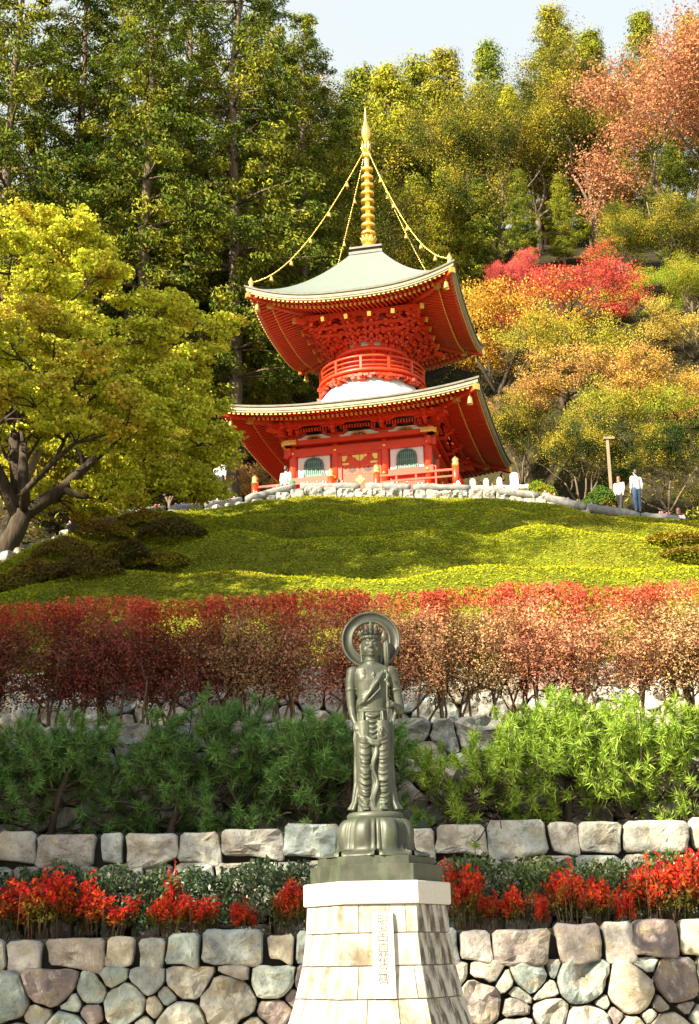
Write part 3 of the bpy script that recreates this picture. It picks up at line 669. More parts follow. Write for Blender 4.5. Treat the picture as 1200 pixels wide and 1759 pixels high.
    for i in range(13):
        a = -PI / 2 + (i - 6) * .42; big = i == 6; hgt = .150 if big else (.115 if abs(i - 6) == 1 else .060); rr = .121; w = .030 if abs(i - 6) < 2 else .022
        M4 = Matrix.Translation((rr * cos(a), -.015 + rr * sin(a), H + .115)) @ Matrix.Rotation(a + PI / 2, 4, 'Z') @ Matrix.Rotation(.10, 4, 'X')
        c.M = M4; c.loft([[(x * w * k, y * (.009 + .006 * sin(3 * q)), z) for x, y in ((-1, 0), (-.5, -1), (0, -1.5), (.5, -1), (1, 0), (0, 1))] for q, (k, z) in enumerate(((1, 0), (.75, hgt * .2), (1.05, hgt * .45), (.9, hgt * .7), (.45, hgt * .9), (.08, hgt)))])
        c.blob((0, -.016, hgt * .42), (.012, .010, .016), 8, 6)
    c.M = None; c.build('crown', M['bronze'], rt)
    # halo ring
    h = MB(); hc = Vector((0, .185, B + 1.90))
    h.M = Matrix.Translation(hc) @ Matrix.Rotation(PI / 2 - .04, 4, 'X'); P = [(.198, .0), (.202, .022), (.218, .026), (.226, .014), (.298, .010), (.303, .026), (.318, .030), (.326, .016), (.326, -.02), (.20, -.02)]
    h.loft([[(r * cos(a), r * sin(a), z) for r, z in P] for a in [2 * PI * k / 72 for k in range(73)]], False, True); h.build('halo', M['bronze'], rt)
    st = MB(); st.tube([(0, .06, B + 1.50), (0, .12, B + 1.54), (0, .185, B + 1.60)], .016, 8); st.build('halo_bracket', M['bronze'], rt)
    # lotus stem with leaf sheath and bud
    s = MB(); x0, y0 = .158, -.226
    s.tube([(x0 + .004, y0 + .01, B + .90), (x0, y0, B + 1.05), (x0 - .004, y0, B + 1.2), (x0 + .002, y0 + .03, B + 1.4), (x0 - .004, y0 + .06, B + 1.55)], [.008, .0095, .0095, .0095, .0095], 8); stem = s.build('lotus_stem', M['bronze'], rt)
    s = MB()
    for i in range(6):
        a = i * PI / 3; s.tube([(x0 + .010 * cos(a), y0 + .055 + .010 * sin(a), B + 1.54), (x0 + .006 + .021 * cos(a), y0 + .06 + .021 * sin(a), B + 1.66), (x0 + .004 + .020 * cos(a), y0 + .07 + .020 * sin(a), B + 1.78), (x0 + .005 * cos(a), y0 + .07 + .005 * sin(a), B + 1.84)], [.008, .013, .013, .006], 7)
    for i in range(4): s.blob((x0 + .012 * (-1) ** i, y0 + .02 + .012 * i, B + 1.33 + i * .05), (.022, .018, .028), 8, 6)
    s.build('leaf_sheath', M['bronze'], stem)
    s = MB(); s.lathe([(.006, -.065), (.022, -.05), (.034, -.02), (.035, .0), (.028, .028), (.014, .055), (.002, .075)], 14, (x0 - .018, y0 + .07, B + 1.87)); s.build('lotus_bud', M['bronze'], stem)
statue()

# ------------------------------------------------------------------ pagoda
PZ0 = PLAZA
PG = thing('pagoda', 'two storey vermilion pagoda with curved copper roofs and a gold spire on the mound', 'pagoda', (1.18, 62, PZ0), -.223)
def sideM(k): return Matrix.Rotation(k * PI / 2, 4, 'Z')
def P3(s, r, z): return (s, -r, z)
def sweep(mb, prof, lift, a, n=33, p=2.6, closed=True, smooth=False, gap=1.0):
    """profile [(r, z)] swept round the four sides, rising towards the corners"""
    for k in range(4):
        mb.M = sideM(k); rows = []
        for t in np.linspace(-gap, gap, n): rows.append([P3(t * r, r, z + lift * abs(t) ** p * (max(r, 0) / a) ** 2) for r, z in prof])
        mb.loft(rows, closed, smooth, closed)
    mb.M = None
def roof(a, zm, lift, r0, z0, slope, t1, rpur, zpur, exp=1.5, rs=.21):
    lf = lambda r, t: lift * abs(t) ** 2.6 * (r / a) ** 2
    zr = lambda r: zm + (z0 - zm) * (1 - (r - r0) / (a - r0)) ** exp
    rr = np.linspace(r0, a, 20); b = MB()
    sweep(b, [(r, zr(r)) for r in rr], lift, a, 41, closed=False, smooth=True); b.build('roof', M['roof'], PG)
    b = MB(); sweep(b, [(a - .25, zm - .012), (a - .001, zm - .004), (a - .001, zm - .085), (a - .25, zm - .085)], lift, a); b.build('roof_edge', M['roofedge'], PG)
    b = MB(); sweep(b, [(a - .34, zm - .087), (a - .05, zm - .087), (a - .075, zm - .235), (a - .34, zm - .235)], lift, a)
    sweep(b, [(a - .34, zm - .237), (a - .10, zm - .237), (a - .12, zm - .315), (a - .34, zm - .315)], lift, a); b.build('eave_board', M['cream'], PG)
    zu = lambda r: zm - .33 + (a - r) * slope
    b = MB(); rl = np.linspace(rpur - .35, a - .14, 8)
    sweep(b, [(r, zu(r)) for r in rl] + [(r, zu(r) + .05) for r in rl[::-1]], lift, a); b.build('soffit', M['red2'], PG)
    r1, r2 = a - .20, a - t1      # flying rafters run between, base rafters further in
    b = MB(); sweep(b, [(r2 - .06, zu(r2) - .13), (r2 + .06, zu(r2) - .13), (r2 + .06, zu(r2) - .005), (r2 - .06, zu(r2) - .005)], lift, a); b.build('eave_batten', M['red'], PG)
    for nm, ra, rb, dz, h, w in (('flying_rafters', r2 - .3, r1, -.003, .095, .085), ('base_rafters', rpur - .3, r2 + .10, -.13, .11, .095)):
        b, c = MB(), MB(); n = int(2 * a / rs)
        for k in range(4):
            b.M = c.M = sideM(k)
            for i in range(n + 1):
                s = -a + .1 + i * (2 * a - .2) / n; q0 = max(ra, abs(s) * 1.0 + .03)
                if q0 > rb - .12: continue
                vs = []
                for r in (q0, rb):
                    z = zu(r) + dz + lf(r, min(1, abs(s) / r))
                    vs += [P3(s - w / 2, r, z - h), P3(s + w / 2, r, z - h), P3(s + w / 2, r, z), P3(s - w / 2, r, z)]
                b.add(vs, [(0, 1, 2, 3), (7, 6, 5, 4), (0, 4, 5, 1), (1, 5, 6, 2), (2, 6, 7, 3), (3, 7, 4, 0)])
                z = zu(rb) + dz + lf(rb, min(1, abs(s) / rb)); c.box(P3(s, rb + .012, z - h / 2), (w + .012, .035, h + .012))
        tag(b.build(nm, M['red'], PG), kind='stuff'); tag(c.build('rafter_caps', M['goldpaint'], PG), kind='stuff')
    # hip rafters with gilded ends
    for k in range(4):
        q = lambda r, d: sideM(k) @ Vector(P3(r, r, zu(r) + d + lf(r, 1)))
        b = MB(); pts = np.linspace(rpur - .5, a - .16, 7)
        for u, v in zip(pts[:-1], pts[1:]): b.bar(q(u, -.15), q(v, -.15), .2, .24)
        h = b.build('hip_rafter', M['red'], PG)
        b = MB(); b.bar(q(a - .20, -.13), q(a - .09, -.12), .25, .27); b.build('gilded_end', M['gold'], h); b = MB(); b.bar(q(a - t1 + .02, -.31), q(a - t1 + .2, -.30), .24, .24); b.build('gilded_end', M['gold'], h)
        b = MB(); b.bar(q(rpur - .5, -.36), q(a - t1 + .05, -.30), .19, .2); b.build('lower_hip_rafter', M['red'], PG)
    # square purlin ring
    b = MB(); sweep(b, [(rpur - .1, zpur - .2), (rpur + .1, zpur - .2), (rpur + .1, zpur), (rpur - .1, zpur)], 0, a, 2); b.build('eave_purlin', M['red'], PG)
    return zu, lf
LA, LZ, LL = 5.71, 5.45, .45
UA, UZ, UL = 4.78, 11.02, .84
zuL, lfL = roof(LA, LZ, LL, 2.2, 6.85, .24, 1.25, 3.75, 5.42, 1.35)
zuU, lfU = roof(UA, UZ, UL, .72, 14.85, .24, 1.05, 2.55, 10.98, 1.55)

def mb_side(fn, name, mat, sides=range(4)):
    for k in sides:
        b = MB(sideM(k)); fn(b); b.build(name, mat, PG)
# podium, veranda
b = MB(); b.box((0, 0, .55), (8.2, 8.2, 1.7)); b.build('podium', M['greystone'], PG)
b = MB(); b.box((0, 0, 1.46), (9.0, 9.0, .12)); b.build('veranda_floor', M['red2'], PG)
HW = 3.02; COLS = (-HW, -1.10, 1.10, HW)
# core walls behind everything
b = MB(); b.box((0, 0, 3.2), (5.8, 5.8, 3.4)); b.build('inner_wall', M['red2'], PG)
for k in range(4):
    for s in COLS[:-1]:
        b = MB(sideM(k)); b.lathe([(.185, 1.52), (.185, 4.3), (.165, 4.46)], 18, P3(s, HW, 0)); b.build('column', M['red'], PG)
def beams(b):
    b.box(P3(0, HW + .10, 4.16), (2 * HW + .76, .16, .34))          # head tie beam
    for z, h in ((2.86, .27), (2.05, .22)):
        for s0, s1 in ((-HW - .36, -1.28), (1.28, HW + .36)): b.box(P3((s0 + s1) / 2, HW + .16, z), (s1 - s0, .18, h))
mb_side(beams, 'tie_beam', M['red'])
def daiwa(b): b.box(P3(0, HW + .03, 4.60), (2 * HW + .66, .56, .20))
mb_side(daiwa, 'plate_beam', M['red'])
def daiwa_ends(b):
    for s in (-1, 1): b.box(P3(s * (HW + .24), HW + .05, 4.60), (.42, .57, .215))
mb_side(daiwa_ends, 'gilded_beam_end', M['gold'])
def nails(b):
    for s in COLS:
        for z in (4.16, 2.86):
            b.M = b.M0 @ Matrix.Translation(P3(s, HW + (.185 if z > 4 else .255), z)) @ Matrix.Rotation(PI / 2, 4, 'X'); b.lathe([(.085, 0), (.075, .02), (.04, .05), (.008, .065)], 10)
for k in range(4):
    for s in COLS:
        for z in (4.16, 2.86):
            b = MB(sideM(k) @ Matrix.Translation(P3(s, HW + (.185 if z > 4 else .255), z)) @ Matrix.Rotation(PI / 2, 4, 'X')); b.lathe([(.085, 0), (.075, .02), (.04, .05), (.008, .065)], 10); b.build('gilded_nail_cover', M['gold'], PG)
def bell_window(w, h):
    """flame-headed window outline"""
    R = [(-w, 0), (-w * .95, h * .12), (-w * .86, h * .35), (-w * .84, h * .62), (-w * .74, h * .81), (-w * .50, h * .93), (-w * .2, h * .965), (0, h)]
    return R + [(-x, y) for x, y in R[-2::-1]]
for k in range(4):
    for sx in (-1, 1):
        c = sx * (HW + 1.10) / 2 + sx * .02; b = MB(sideM(k)); b.box(P3(c, HW - .02, 3.49), (1.46, .06, 1.0)); pn = b.build('white_panel', M['white'], PG)
        fn = lambda x, y, d: P3(c + x, HW + d, 3.0 + y)
        b = MB(sideM(k)); o, i_ = bell_window(.53, .96), bell_window(.45, .89)
        n = len(o); vs = [fn(x, y, d) for d in (.015, .085) for x, y in o] + [fn(x, y, d) for d in (.015, .085) for x, y in i_]
        fs = []
        for j in range(n - 1):
            fs += [(n + j, n + j + 1, 3 * n + j + 1, 3 * n + j), (j, j + 1, n + j + 1, n + j), (2 * n + j + 1, 2 * n + j, 3 * n + j, 3 * n + j + 1)]
        b.add(vs, fs); wf = b.build('bell_window', M['frame'], PG)
        b = MB(sideM(k)); b.prism(i_, .016, .020, fn); b.build('window_back', M['darkteal'], wf)
        b = MB(sideM(k))
        for j in range(9):
            x = -.36 + j * .09; y = .86 * (1 - .22 * (abs(x) / .42) ** 3) - .02 if abs(x) < .34 else .60
            b.box(P3(c + x, HW + .048, 3.0 + y / 2), (.050, .035, y))
        for y in (.12, .45, .72): b.box(P3(c, HW + .052, 3.0 + y), (.66, .030, .035))
        b.build('window_lattice', M['teal'], wf)
        b = MB(sideM(k)); b.box(P3(c, HW + .01, 2.44), (1.5, .08, .56)); b.build('lower_board', M['red2'], PG)
# doors
for k in range(4):
    b = MB(sideM(k))
    for s in (-1, 1): b.box(P3(s * .88, HW + .08, 2.75), (.16, .14, 2.46))
    b.box(P3(0, HW + .08, 3.93), (1.9, .14, .12)); b.build('door_frame', M['red'], PG)
    for s in (-1, 1):
        b = MB(sideM(k)); b.box(P3(s * .402, HW + .05, 2.70), (.79, .07, 2.34)); d = b.build('door', M['red'], PG)
        b = MB(sideM(k)); y = HW + .092; fn = lambda x, z, dd: P3(s * x, y + dd, z)
        F_ = lambda: b.build('door_fitting', M['gold'], d)
        b.prism([(.79, 3.86), (.79, 3.62), (.70, 3.58), (.62, 3.66), (.56, 3.80), (.55, 3.86)], 0, .015, fn); F_(); b = MB(sideM(k))     # outer corner
        b.prism([(.01, 3.86), (.34, 3.86), (.30, 3.76), (.20, 3.74), (.14, 3.64), (.01, 3.56)], 0, .015, fn); F_(); b = MB(sideM(k))
        b.prism([(.79, 3.52), (.50, 3.52), (.46, 3.47), (.50, 3.42), (.79, 3.42)], 0, .015, fn); F_(); b = MB(sideM(k))
        b.prism([(.0, 2.92), (.10, 2.80), (.22, 2.70), (.10, 2.60), (.0, 2.48)], 0, .018, fn); F_(); b = MB(sideM(k))
        b.prism([(.79, 2.05), (.50, 2.05), (.46, 2.0), (.50, 1.95), (.79, 1.95)], 0, .015, fn)
        F_()
        b = MB(sideM(k)); b.M0 = sideM(k)
        for z in (3.34, 2.98, 2.42, 2.2):
            for i in range(6):
                b.M = b.M0 @ Matrix.Translation(P3(s * (.10 + i * .12), HW + .088, z)) @ Matrix.Rotation(PI / 2, 4, 'X'); b.lathe([(.024, 0), (.018, .014), (.003, .022)], 7)
        tag(b.build('door_studs', M['gold'], d), kind='stuff')
        b = MB(sideM(k)); pts = [(.36 + .17 * cos(a) * (1 + .12 * cos(4 * a)), 3.17 + .095 * sin(a) * (1 + .12 * cos(4 * a))) for a in np.linspace(0, 2 * PI, 20, endpoint=False)]
        b.prism(pts, 0, .010, fn); b.build('door_pierced_panel', M['black'], d)
# frieze: plaster, slatted upper band, carved frog-leg struts
for k in range(4):
    for i, (a, c_) in enumerate(zip(COLS[:-1], COLS[1:])):
        m_ = (a + c_) / 2; b = MB(sideM(k)); b.box(P3(m_, HW - .03, 4.86), (c_ - a, .06, .32)); b.build('frieze_plaster', M['white'], PG)
        fn = lambda x, y, d: P3(m_ + x, HW + d, 4.702 + y)
        b = MB(sideM(k)); 
        b.prism([(-.66, 0), (-.5, .02), (-.36, .12), (-.22, .25), (0, .29), (.22, .25), (.36, .12), (.5, .02), (.66, 0), (.46, 0), (.32, .06), (.2, .17), (0, .20), (-.2, .17), (-.32, .06), (-.46, 0)][::-1], .001, .09, fn); st = b.build('frog_leg_strut', M['gold'], PG)
        b = MB(sideM(k)); rg = random.Random(i + 9 * k)
        for j in range(26):
            x, y = rg.uniform(-.30, .30), rg.uniform(.03, .20); y *= 1 - (abs(x) / .42) ** 2
            b.blob(P3(m_ + x, HW + .06, 4.70 + y), (rg.uniform(.03, .06), .05, rg.uniform(.025, .05)), 7, 5)
        M.setdefault('carving%d' % i, simple('painted_carving', ((.10, .12, .05), (.22, .10, .03), (.16, .17, .04))[i], .5, .3, var=.9, scale=16))
        b.build('carving', M['carving%d' % i], st)
        b = MB(sideM(k))
        for j in range(13): b.box(P3(m_ - .75 + j * .125, HW + .22 + .0, 5.20), (.055, .36, .16), Matrix.Rotation(.5, 3, 'X'))
        tag(b.build('slatted_cove', M['red'], PG), kind='stuff')
# lower bracket sets
def bracket_mesh(name, steps, corner=False):
    """arms stepping outwards (-y) from the wall at y = 0, blocks between"""
    b = MB(); b.box((0, .0, .10), (.36, .36, .2), taper=1.0); f = 1.0
    for i in range(steps):
        z = .22 + i * .27; L = .55 + .3 * i
        b.box((0, -L / 2 + .1, z + .07), (.15, L + .25, .15))
        for s in (-1, 1):       # lateral arm with curved-up ends
            b.box((s * .2, -(L - .30) if i else -.0, z + .06), (.40, .14, .12)); b.box((s * .44, -(L - .30) if i else -.0, z + .10), (.20, .14, .10), Matrix.Rotation(-s * .5, 3, 'Y'))
            b.box((s * .48, -(L - .30) if i else 0, z + .20), (.19, .2, .12), taper=1.15)
        b.box((0, -L - .02, z + .2), (.2, .2, .12), taper=1.15)
        b.box((0, -(L - .30) if i else 0, z + .2), (.19, .19, .12), taper=1.15)
    return b.mesh(name, M['red'])
bm1 = bracket_mesh('bracket_set', 2)
for k in range(4):
    for s in COLS:
        o = link('bracket_set', bm1, PG); o.location = sideM(k) @ Vector(P3(s, HW, 4.70)); o.rotation_euler = (0, 0, k * PI / 2); o.scale = (1, 1, .92)
    o = link('bracket_set', bm1, PG); o.location = sideM(k) @ Vector(P3(HW, HW, 4.70)); o.rotation_euler = (0, 0, k * PI / 2 + PI / 4); o.scale = (.8, 1.45, .92)
    b = MB(sideM(k)); b.box(P3(HW + .62, HW + .62, 5.12), (.2, 1.0, .16), Matrix.Rotation(PI / 4, 3, 'Z')); b.build('corner_arm', M['red'], PG)
# veranda railing with gilded post caps
def railing():
    for k in range(4):
        Rr = 4.38
        runs = ((-Rr, -1.0), (1.0, Rr)) if k == 0 else ((-Rr, Rr),)
        for s0, s1 in runs:
            for z, h, w in ((2.34, .09, .11), (2.06, .07, .08), (1.66, .09, .10)):
                b = MB(sideM(k)); b.box(P3((s0 + s1) / 2, Rr, z), (s1 - s0 - .001 * k, w, h)); b.build('rail', M['red'], PG)
            n = 4 if k == 0 else 9
            for i in range(1, n): 
                b = MB(sideM(k)); b.box(P3(s0 + (s1 - s0) * i / n, Rr, 1.92), (.08, .07, .75)); b.build('baluster', M['red'], PG)
        for s in ((-Rr, -1.0, 1.0) if k == 0 else (-Rr,)):
            b = MB(sideM(k)); b.lathe([(.145, 1.5), (.145, 2.52)], 14, P3(s, Rr, 0)); ps = b.build('railing_post', M['red'], PG)
            b = MB(sideM(k)); b.lathe([(.155, 2.44), (.155, 2.62), (.12, 2.66), (.15, 2.72), (.14, 2.79), (.07, 2.86), (.012, 2.93)], 14, P3(s, Rr, 0)); b.build('gilded_cap', M['gold'], ps)
railing()
# white dome, round balcony, round upper storey
b = MB(); b.lathe([(2.7, 6.4), (2.60, 6.95), (2.45, 7.35), (2.22, 7.68), (2.08, 7.86), (2.05, 8.15)], 56); b.build('plaster_dome', M['white'], PG)
BAL = Matrix.Translation((0, 0, -.20)) @ Matrix.Diagonal((1.08, 1.08, 1, 1))
b = MB(BAL); b.lathe([(1.9, 8.28), (2.28, 8.28), (2.31, 8.30), (2.31, 8.42), (2.28, 8.44), (1.5, 8.44)], 56); b.build('balcony_floor', M['red'], PG)
b = MB(BAL); b.lathe([(2.06, 8.16), (2.20, 8.16), (2.20, 8.275), (2.06, 8.275)], 56); b.build('balcony_beam', M['red'], PG)
for i in range(12):
    a = -PI / 2 + i * PI / 6; Mx = BAL @ Matrix.Rotation(a + PI / 2, 4, 'Z')
    b = MB(Mx); b.box((0, -2.12, 7.97), (.34, .30, .13)); b.box((0, -2.2, 8.10), (.62, .16, .11)); b.box((0, -2.22, 8.05), (.14, .46, .14))
    for s in (-1, 1): b.box((s * .33, -2.17, 8.02), (.24, .15, .10), Matrix.Rotation(s * .5, 3, 'Y')); b.box((s * .48, -2.15, 8.12), (.24, .16, .09))
    b.build('balcony_bracket', M['red'], PG)
    b = MB(Mx); b.box((0, -2.24, 8.72), (.10, .10, .60)); b.build('balcony_post', M['red'], PG)
for z, r in ((8.56, .045), (8.78, .04), (9.02, .06)):
    b = MB(BAL); b.tube([(2.24 * cos(a), 2.24 * sin(a), z) for a in np.linspace(0, 2 * PI, 73)], r, 8); b.build('balcony_rail', M['red'], PG)
b = MB(); b.lathe([(1.52, 8.1), (1.52, 9.55)], 48); b.build('round_wall', M['red2'], PG)
for i in range(12):
    a = -PI / 2 + (i + .5) * PI / 6; b = MB(); b.lathe([(.12, 8.44), (.12, 9.5)], 12, (1.55 * cos(a), 1.55 * sin(a), 0)); b.build('round_column', M['red'], PG)
b = MB(); b.lathe([(1.5, 9.42), (1.72, 9.42), (1.74, 9.45), (1.74, 9.6), (1.72, 9.62), (1.5, 9.62)], 56); b.build('ring_beam', M['red'], PG)
b = MB(); b.lathe([(1.55, 9.6), (1.55, 10.1)], 48, cap=False); b.build('plaster_band', M['white'], PG)
b = MB(); b.lathe([(1.5, 10.05), (1.62, 10.06), (1.9, 10.5), (2.3, 11.0), (2.3, 11.5), (1.0, 11.5)], 48); b.build('bracket_core', M['red2'], PG)
# four-step brackets carrying the square eave, tail rafters with gilded ends
def cluster(reach, name='bracket_arm'):
    b = MB(); n = 4; st = (reach - 1.55) / n
    b.box((0, -1.60, 9.70), (.30, .28, .16))
    for i in range(n):
        z = 9.86 + i * .25; r = 1.55 + st * (i + 1)
        b.box((0, -(r + 1.4) / 2, z), (.14, r - 1.4 + .12, .13)); b.box((0, -r, z + .12), (.2, .2, .11), taper=1.15)
        b.box((0, -r + .02, z - .085), (.13, .26, .09), Matrix.Rotation(.5, 3, 'X'))
        b.box((0, -r, z + .02), (.62, .12, .10))
        for s in (-1, 1):
            b.box((s * .30, -r, z + .12), (.17, .17, .11), taper=1.15); b.box((s * .27, -r, z - .06), (.18, .12, .07), Matrix.Rotation(-s * .55, 3, 'Y'))
    return b
SP = (-1.62, -.54, .54, 1.62)
for k in range(4):
    for s in SP:
        ang = math.atan2(s, 2.55); rc = 2.50 / cos(ang)
        Mx = sideM(k) @ Matrix.Rotation(ang, 4, 'Z'); b = cluster(rc); b.M = None; me = b.mesh('bracket_arm', M['red']); me.transform(Mx); br = link('bracket_arm', me, PG)
        b = MB(sideM(k)); b.bar(P3(s * .62, 1.65, 11.02), P3(s, 2.92, 10.62), .15, .19); tr = b.build('tail_rafter', M['red'], PG)
        b = MB(sideM(k)); b.bar(P3(s * .985, 2.88, 10.633), P3(s * 1.006, 2.955, 10.609), .17, .21); b.build('gilded_end', M['gold'], tr)
    Mx = sideM(k) @ Matrix.Rotation(PI / 4, 4, 'Z'); me = cluster(3.45).mesh('bracket_arm', M['red']); me.transform(Mx); link('bracket_arm', me, PG)
    b = MB(sideM(k)); b.bar(P3(1.3, 1.3, 11.0), P3(2.95, 2.95, 10.68), .18, .22); tr = b.build('tail_rafter', M['red'], PG)
    b = MB(sideM(k)); b.bar(P3(2.92, 2.92, 10.685), P3(2.99, 2.99, 10.675), .2, .24); b.build('gilded_end', M['gold'], tr)
    for r, z in ((2.28, 10.42), (1.98, 10.18)):
        b = MB(sideM(k)); b.box(P3(0, r, z), (2 * r + .3, .12, .13)); b.build('bracket_beam', M['red'], PG)
# roof crest and gilded spire
b = MB(); b.box((0, 0, 14.86), (1.62, 1.62, .14)); b.box((0, 0, 15.01), (1.36, 1.36, .16)); b.box((0, 0, 15.14), (1.58, 1.58, .10)); b.build('roof_crest', M['roban'], PG)
b = MB(); b.lathe([(.50, 15.19), (.48, 15.36), (.38, 15.5), (.22, 15.58)], 28); b.build('spire_bowl', M['gold'], PG)
b = MB()
for i in range(10):
    a = i * PI / 5; b.M = Matrix.Rotation(a, 4, 'Z'); b.loft([[(x * w, -r + .02 * abs(x), z) for x in (-1, -.5, 0, .5, 1)] + [(x * w, -r + .05, z) for x in (1, 0, -1)] for w, r, z in ((.06, .2, 15.56), (.12, .30, 15.66), (.13, .36, 15.80), (.08, .40, 15.92), (.01, .43, 16.0))])
b.M = None; b.build('spire_lotus', M['gold'], PG)
b = MB(); b.lathe([(.15, 15.5), (.13, 20.2), (.10, 20.9), (.09, 21.3)], 16); b.build('spire_shaft', M['gold'], PG)
rm = MB(); rm.lathe([(.13, -.06), (.30, -.085), (.345, -.07), (.36, 0), (.345, .07), (.30, .085), (.13, .06)], 28); rm = rm.mesh('spire_ring', M['gold'])
for i in range(9): o = link('spire_ring', rm, PG, (0, 0, 16.2 + i * .435)); o.scale = (1 - .018 * i, 1 - .018 * i, 1)
b = MB(); b.lathe([(.10, 20.25), (.24, 20.45), (.26, 20.55), (.12, 20.62), (.11, 20.8), (.22, 20.92), (.2, 21.02), (.09, 21.08)], 18)
for i in range(8):
    b.M = Matrix.Rotation(i * PI / 4, 4, 'Z'); b.loft([[(-.05, -r, z), (.05, -r, z), (0, -r + .05, z)] for r, z in ((.10, 20.62), (.20, 20.75), (.24, 20.92), (.19, 21.08), (.26, 21.2))])
b.M = None; b.build('spire_flame', M['gold'], PG)
b = MB(); b.lathe([(.06, 21.2), (.12, 21.3), (.20, 21.5), (.235, 21.72), (.22, 21.92), (.15, 22.15), (.085, 22.4), (.05, 22.75), (.03, 23.1), (.008, 23.38)], 20); b.build('spire_jewel', M['gold'], PG)
# corner finials, chains, bells
PGm = Matrix.Translation(PG.location) @ Matrix.Rotation(-.223, 4, 'Z')
corner = ('front left', 'front right', 'back right', 'back left')
bell = MB(); bell.lathe([(.012, .16), (.05, .12), (.075, .05), (.085, -.04), (.10, -.12), (.125, -.16), (.115, -.16), (.08, -.10)], 14, cap=False); bell.tube([(0, 0, .30), (0, 0, .14)], .012, 5); bell.tube([(0, 0, -.1), (0, 0, -.19)], .03, 6)
bell_me = bell.mesh('wind_bell', M['gold'])
for k in range(4):
    e = Vector((1, -1, 0)) if k == 1 else Vector((-1, -1, 0)) if k == 0 else Vector((1, 1, 0)) if k == 2 else Vector((-1, 1, 0))
    t = e * (UA - .25); zc = UZ + UL * ((UA - .25) / UA) ** 2
    b = MB(); b.lathe([(.10, -.05), (.13, .03), (.07, .08), (.11, .16), (.13, .25), (.09, .34), (.04, .43), (.008, .52)], 12, (t.x, t.y, zc + .03)); b.build('roof_finial', M['gold'], PG)
    p0, p1 = Vector((e.x * .08, e.y * .08, 20.75)), Vector((t.x, t.y, zc + .28)); sag = 1.25
    q = lambda u: p0.lerp(p1, u) - Vector((0, 0, sag * 4 * u * (1 - u) * (.75 + .5 * u)))
    b = MB(); n = 120
    for i in range(n):
        u, v = q(i / n), q((i + .85) / n); dv = (v - u).normalized(); sd = dv.cross(Vector((0, 0, 1))).normalized() if i % 2 else dv.cross(dv.cross(Vector((0, 0, 1)))).normalized()
        b.tube([u - dv * .01, (u + v) / 2, v + dv * .01], [.018, .036, .018], 5)
    ch = b.build('spire_chain', M['gold'], PG)
    for i in range(1, 6):
        u = q(i / 6); b = MB(); b.lathe([(.02, -.04), (.06, -.12), (.085, -.24), (.105, -.30)], 8, tuple(u)); b.build('chain_bell', M['gold'], ch)
    for A_, Z_, L_, nm, dn in ((LA, LZ, LL, 'lower', .30), (UA, UZ, UL, 'upper', .30)):
        r = A_ - .48; z = Z_ - .33 + L_ * (r / A_) ** 2 + (A_ - r) * .24 - .26; w = PGm @ Vector((e.x * r, e.y * r, z - .30))
        o = link('wind_bell', bell_me, None, w); o.scale = (1.25,) * 3
        tag(o, f'gold wind bell hanging under the {corner[k]} corner of the {nm} pagoda roof', 'bell', 'wind bells at the roof corners')

# ------------------------------------------------------------------ vegetation builders
def grow(mb, p, d, L, r, depth, rng, tips, up=.15, split=(2, 3), ang=.55, flat=0.0, minr=.012, seg=3, wig=.12, n=6):
    """branching limb; tips collects (point, direction) of the fine twigs"""
    pts = [Vector(p)]; rad = [r]; d = Vector(d).normalized()
    for i in range(seg):
        d = (d + Vector((rng.gauss(0, wig), rng.gauss(0, wig), rng.gauss(0, wig) + up * .3))).normalized()
        pts.append(pts[-1] + d * L / seg); rad.append(max(minr, r * (1 - .42 * (i + 1) / seg)))
    mb.tube(pts, rad, n if depth > 1 else 4)
    if depth == 0: tips.append((pts[-1], d)); return
    if depth <= 2: tips.append((pts[-2], d))
    for _ in range(rng.randint(*split)):
        a = rng.uniform(0, 2 * PI); q = Vector((cos(a), sin(a), rng.uniform(-.3, .6))); q.z *= (1 - flat)
        nd = (d * (1 - .25 * flat) + q * ang * rng.uniform(.7, 1.4)).normalized()
        if flat: nd.z *= (1 - .5 * flat); nd.z += .04
        i0 = rng.choice((-1, -1, -2)); grow(mb, pts[i0], nd, L * rng.uniform(.62, .85), max(minr, rad[i0] * rng.uniform(.55, .75)), depth - 1, rng, tips, up, split, ang, flat, minr, seg, wig, n)

def ball(r, n): return unit(r.normal(size=(n, 3))) * (r.random((n, 1)) ** .42) * 1.75
def cloud(tips, n, sx, sz, nrng):
    c = np.array([np.array(p) + np.array(d) * sx * .4 for p, d in tips]); off = ball(nrng, len(c) * n) * np.repeat(nrng.uniform(.7, 1.35, (len(c), 1)), n, 0)
    global NRM; NRM = off * .55 + nrng.normal(size=off.shape) * .5 + (0, 0, .35)
    return np.repeat(c, n, 0) + off * (sx, sx, sz)

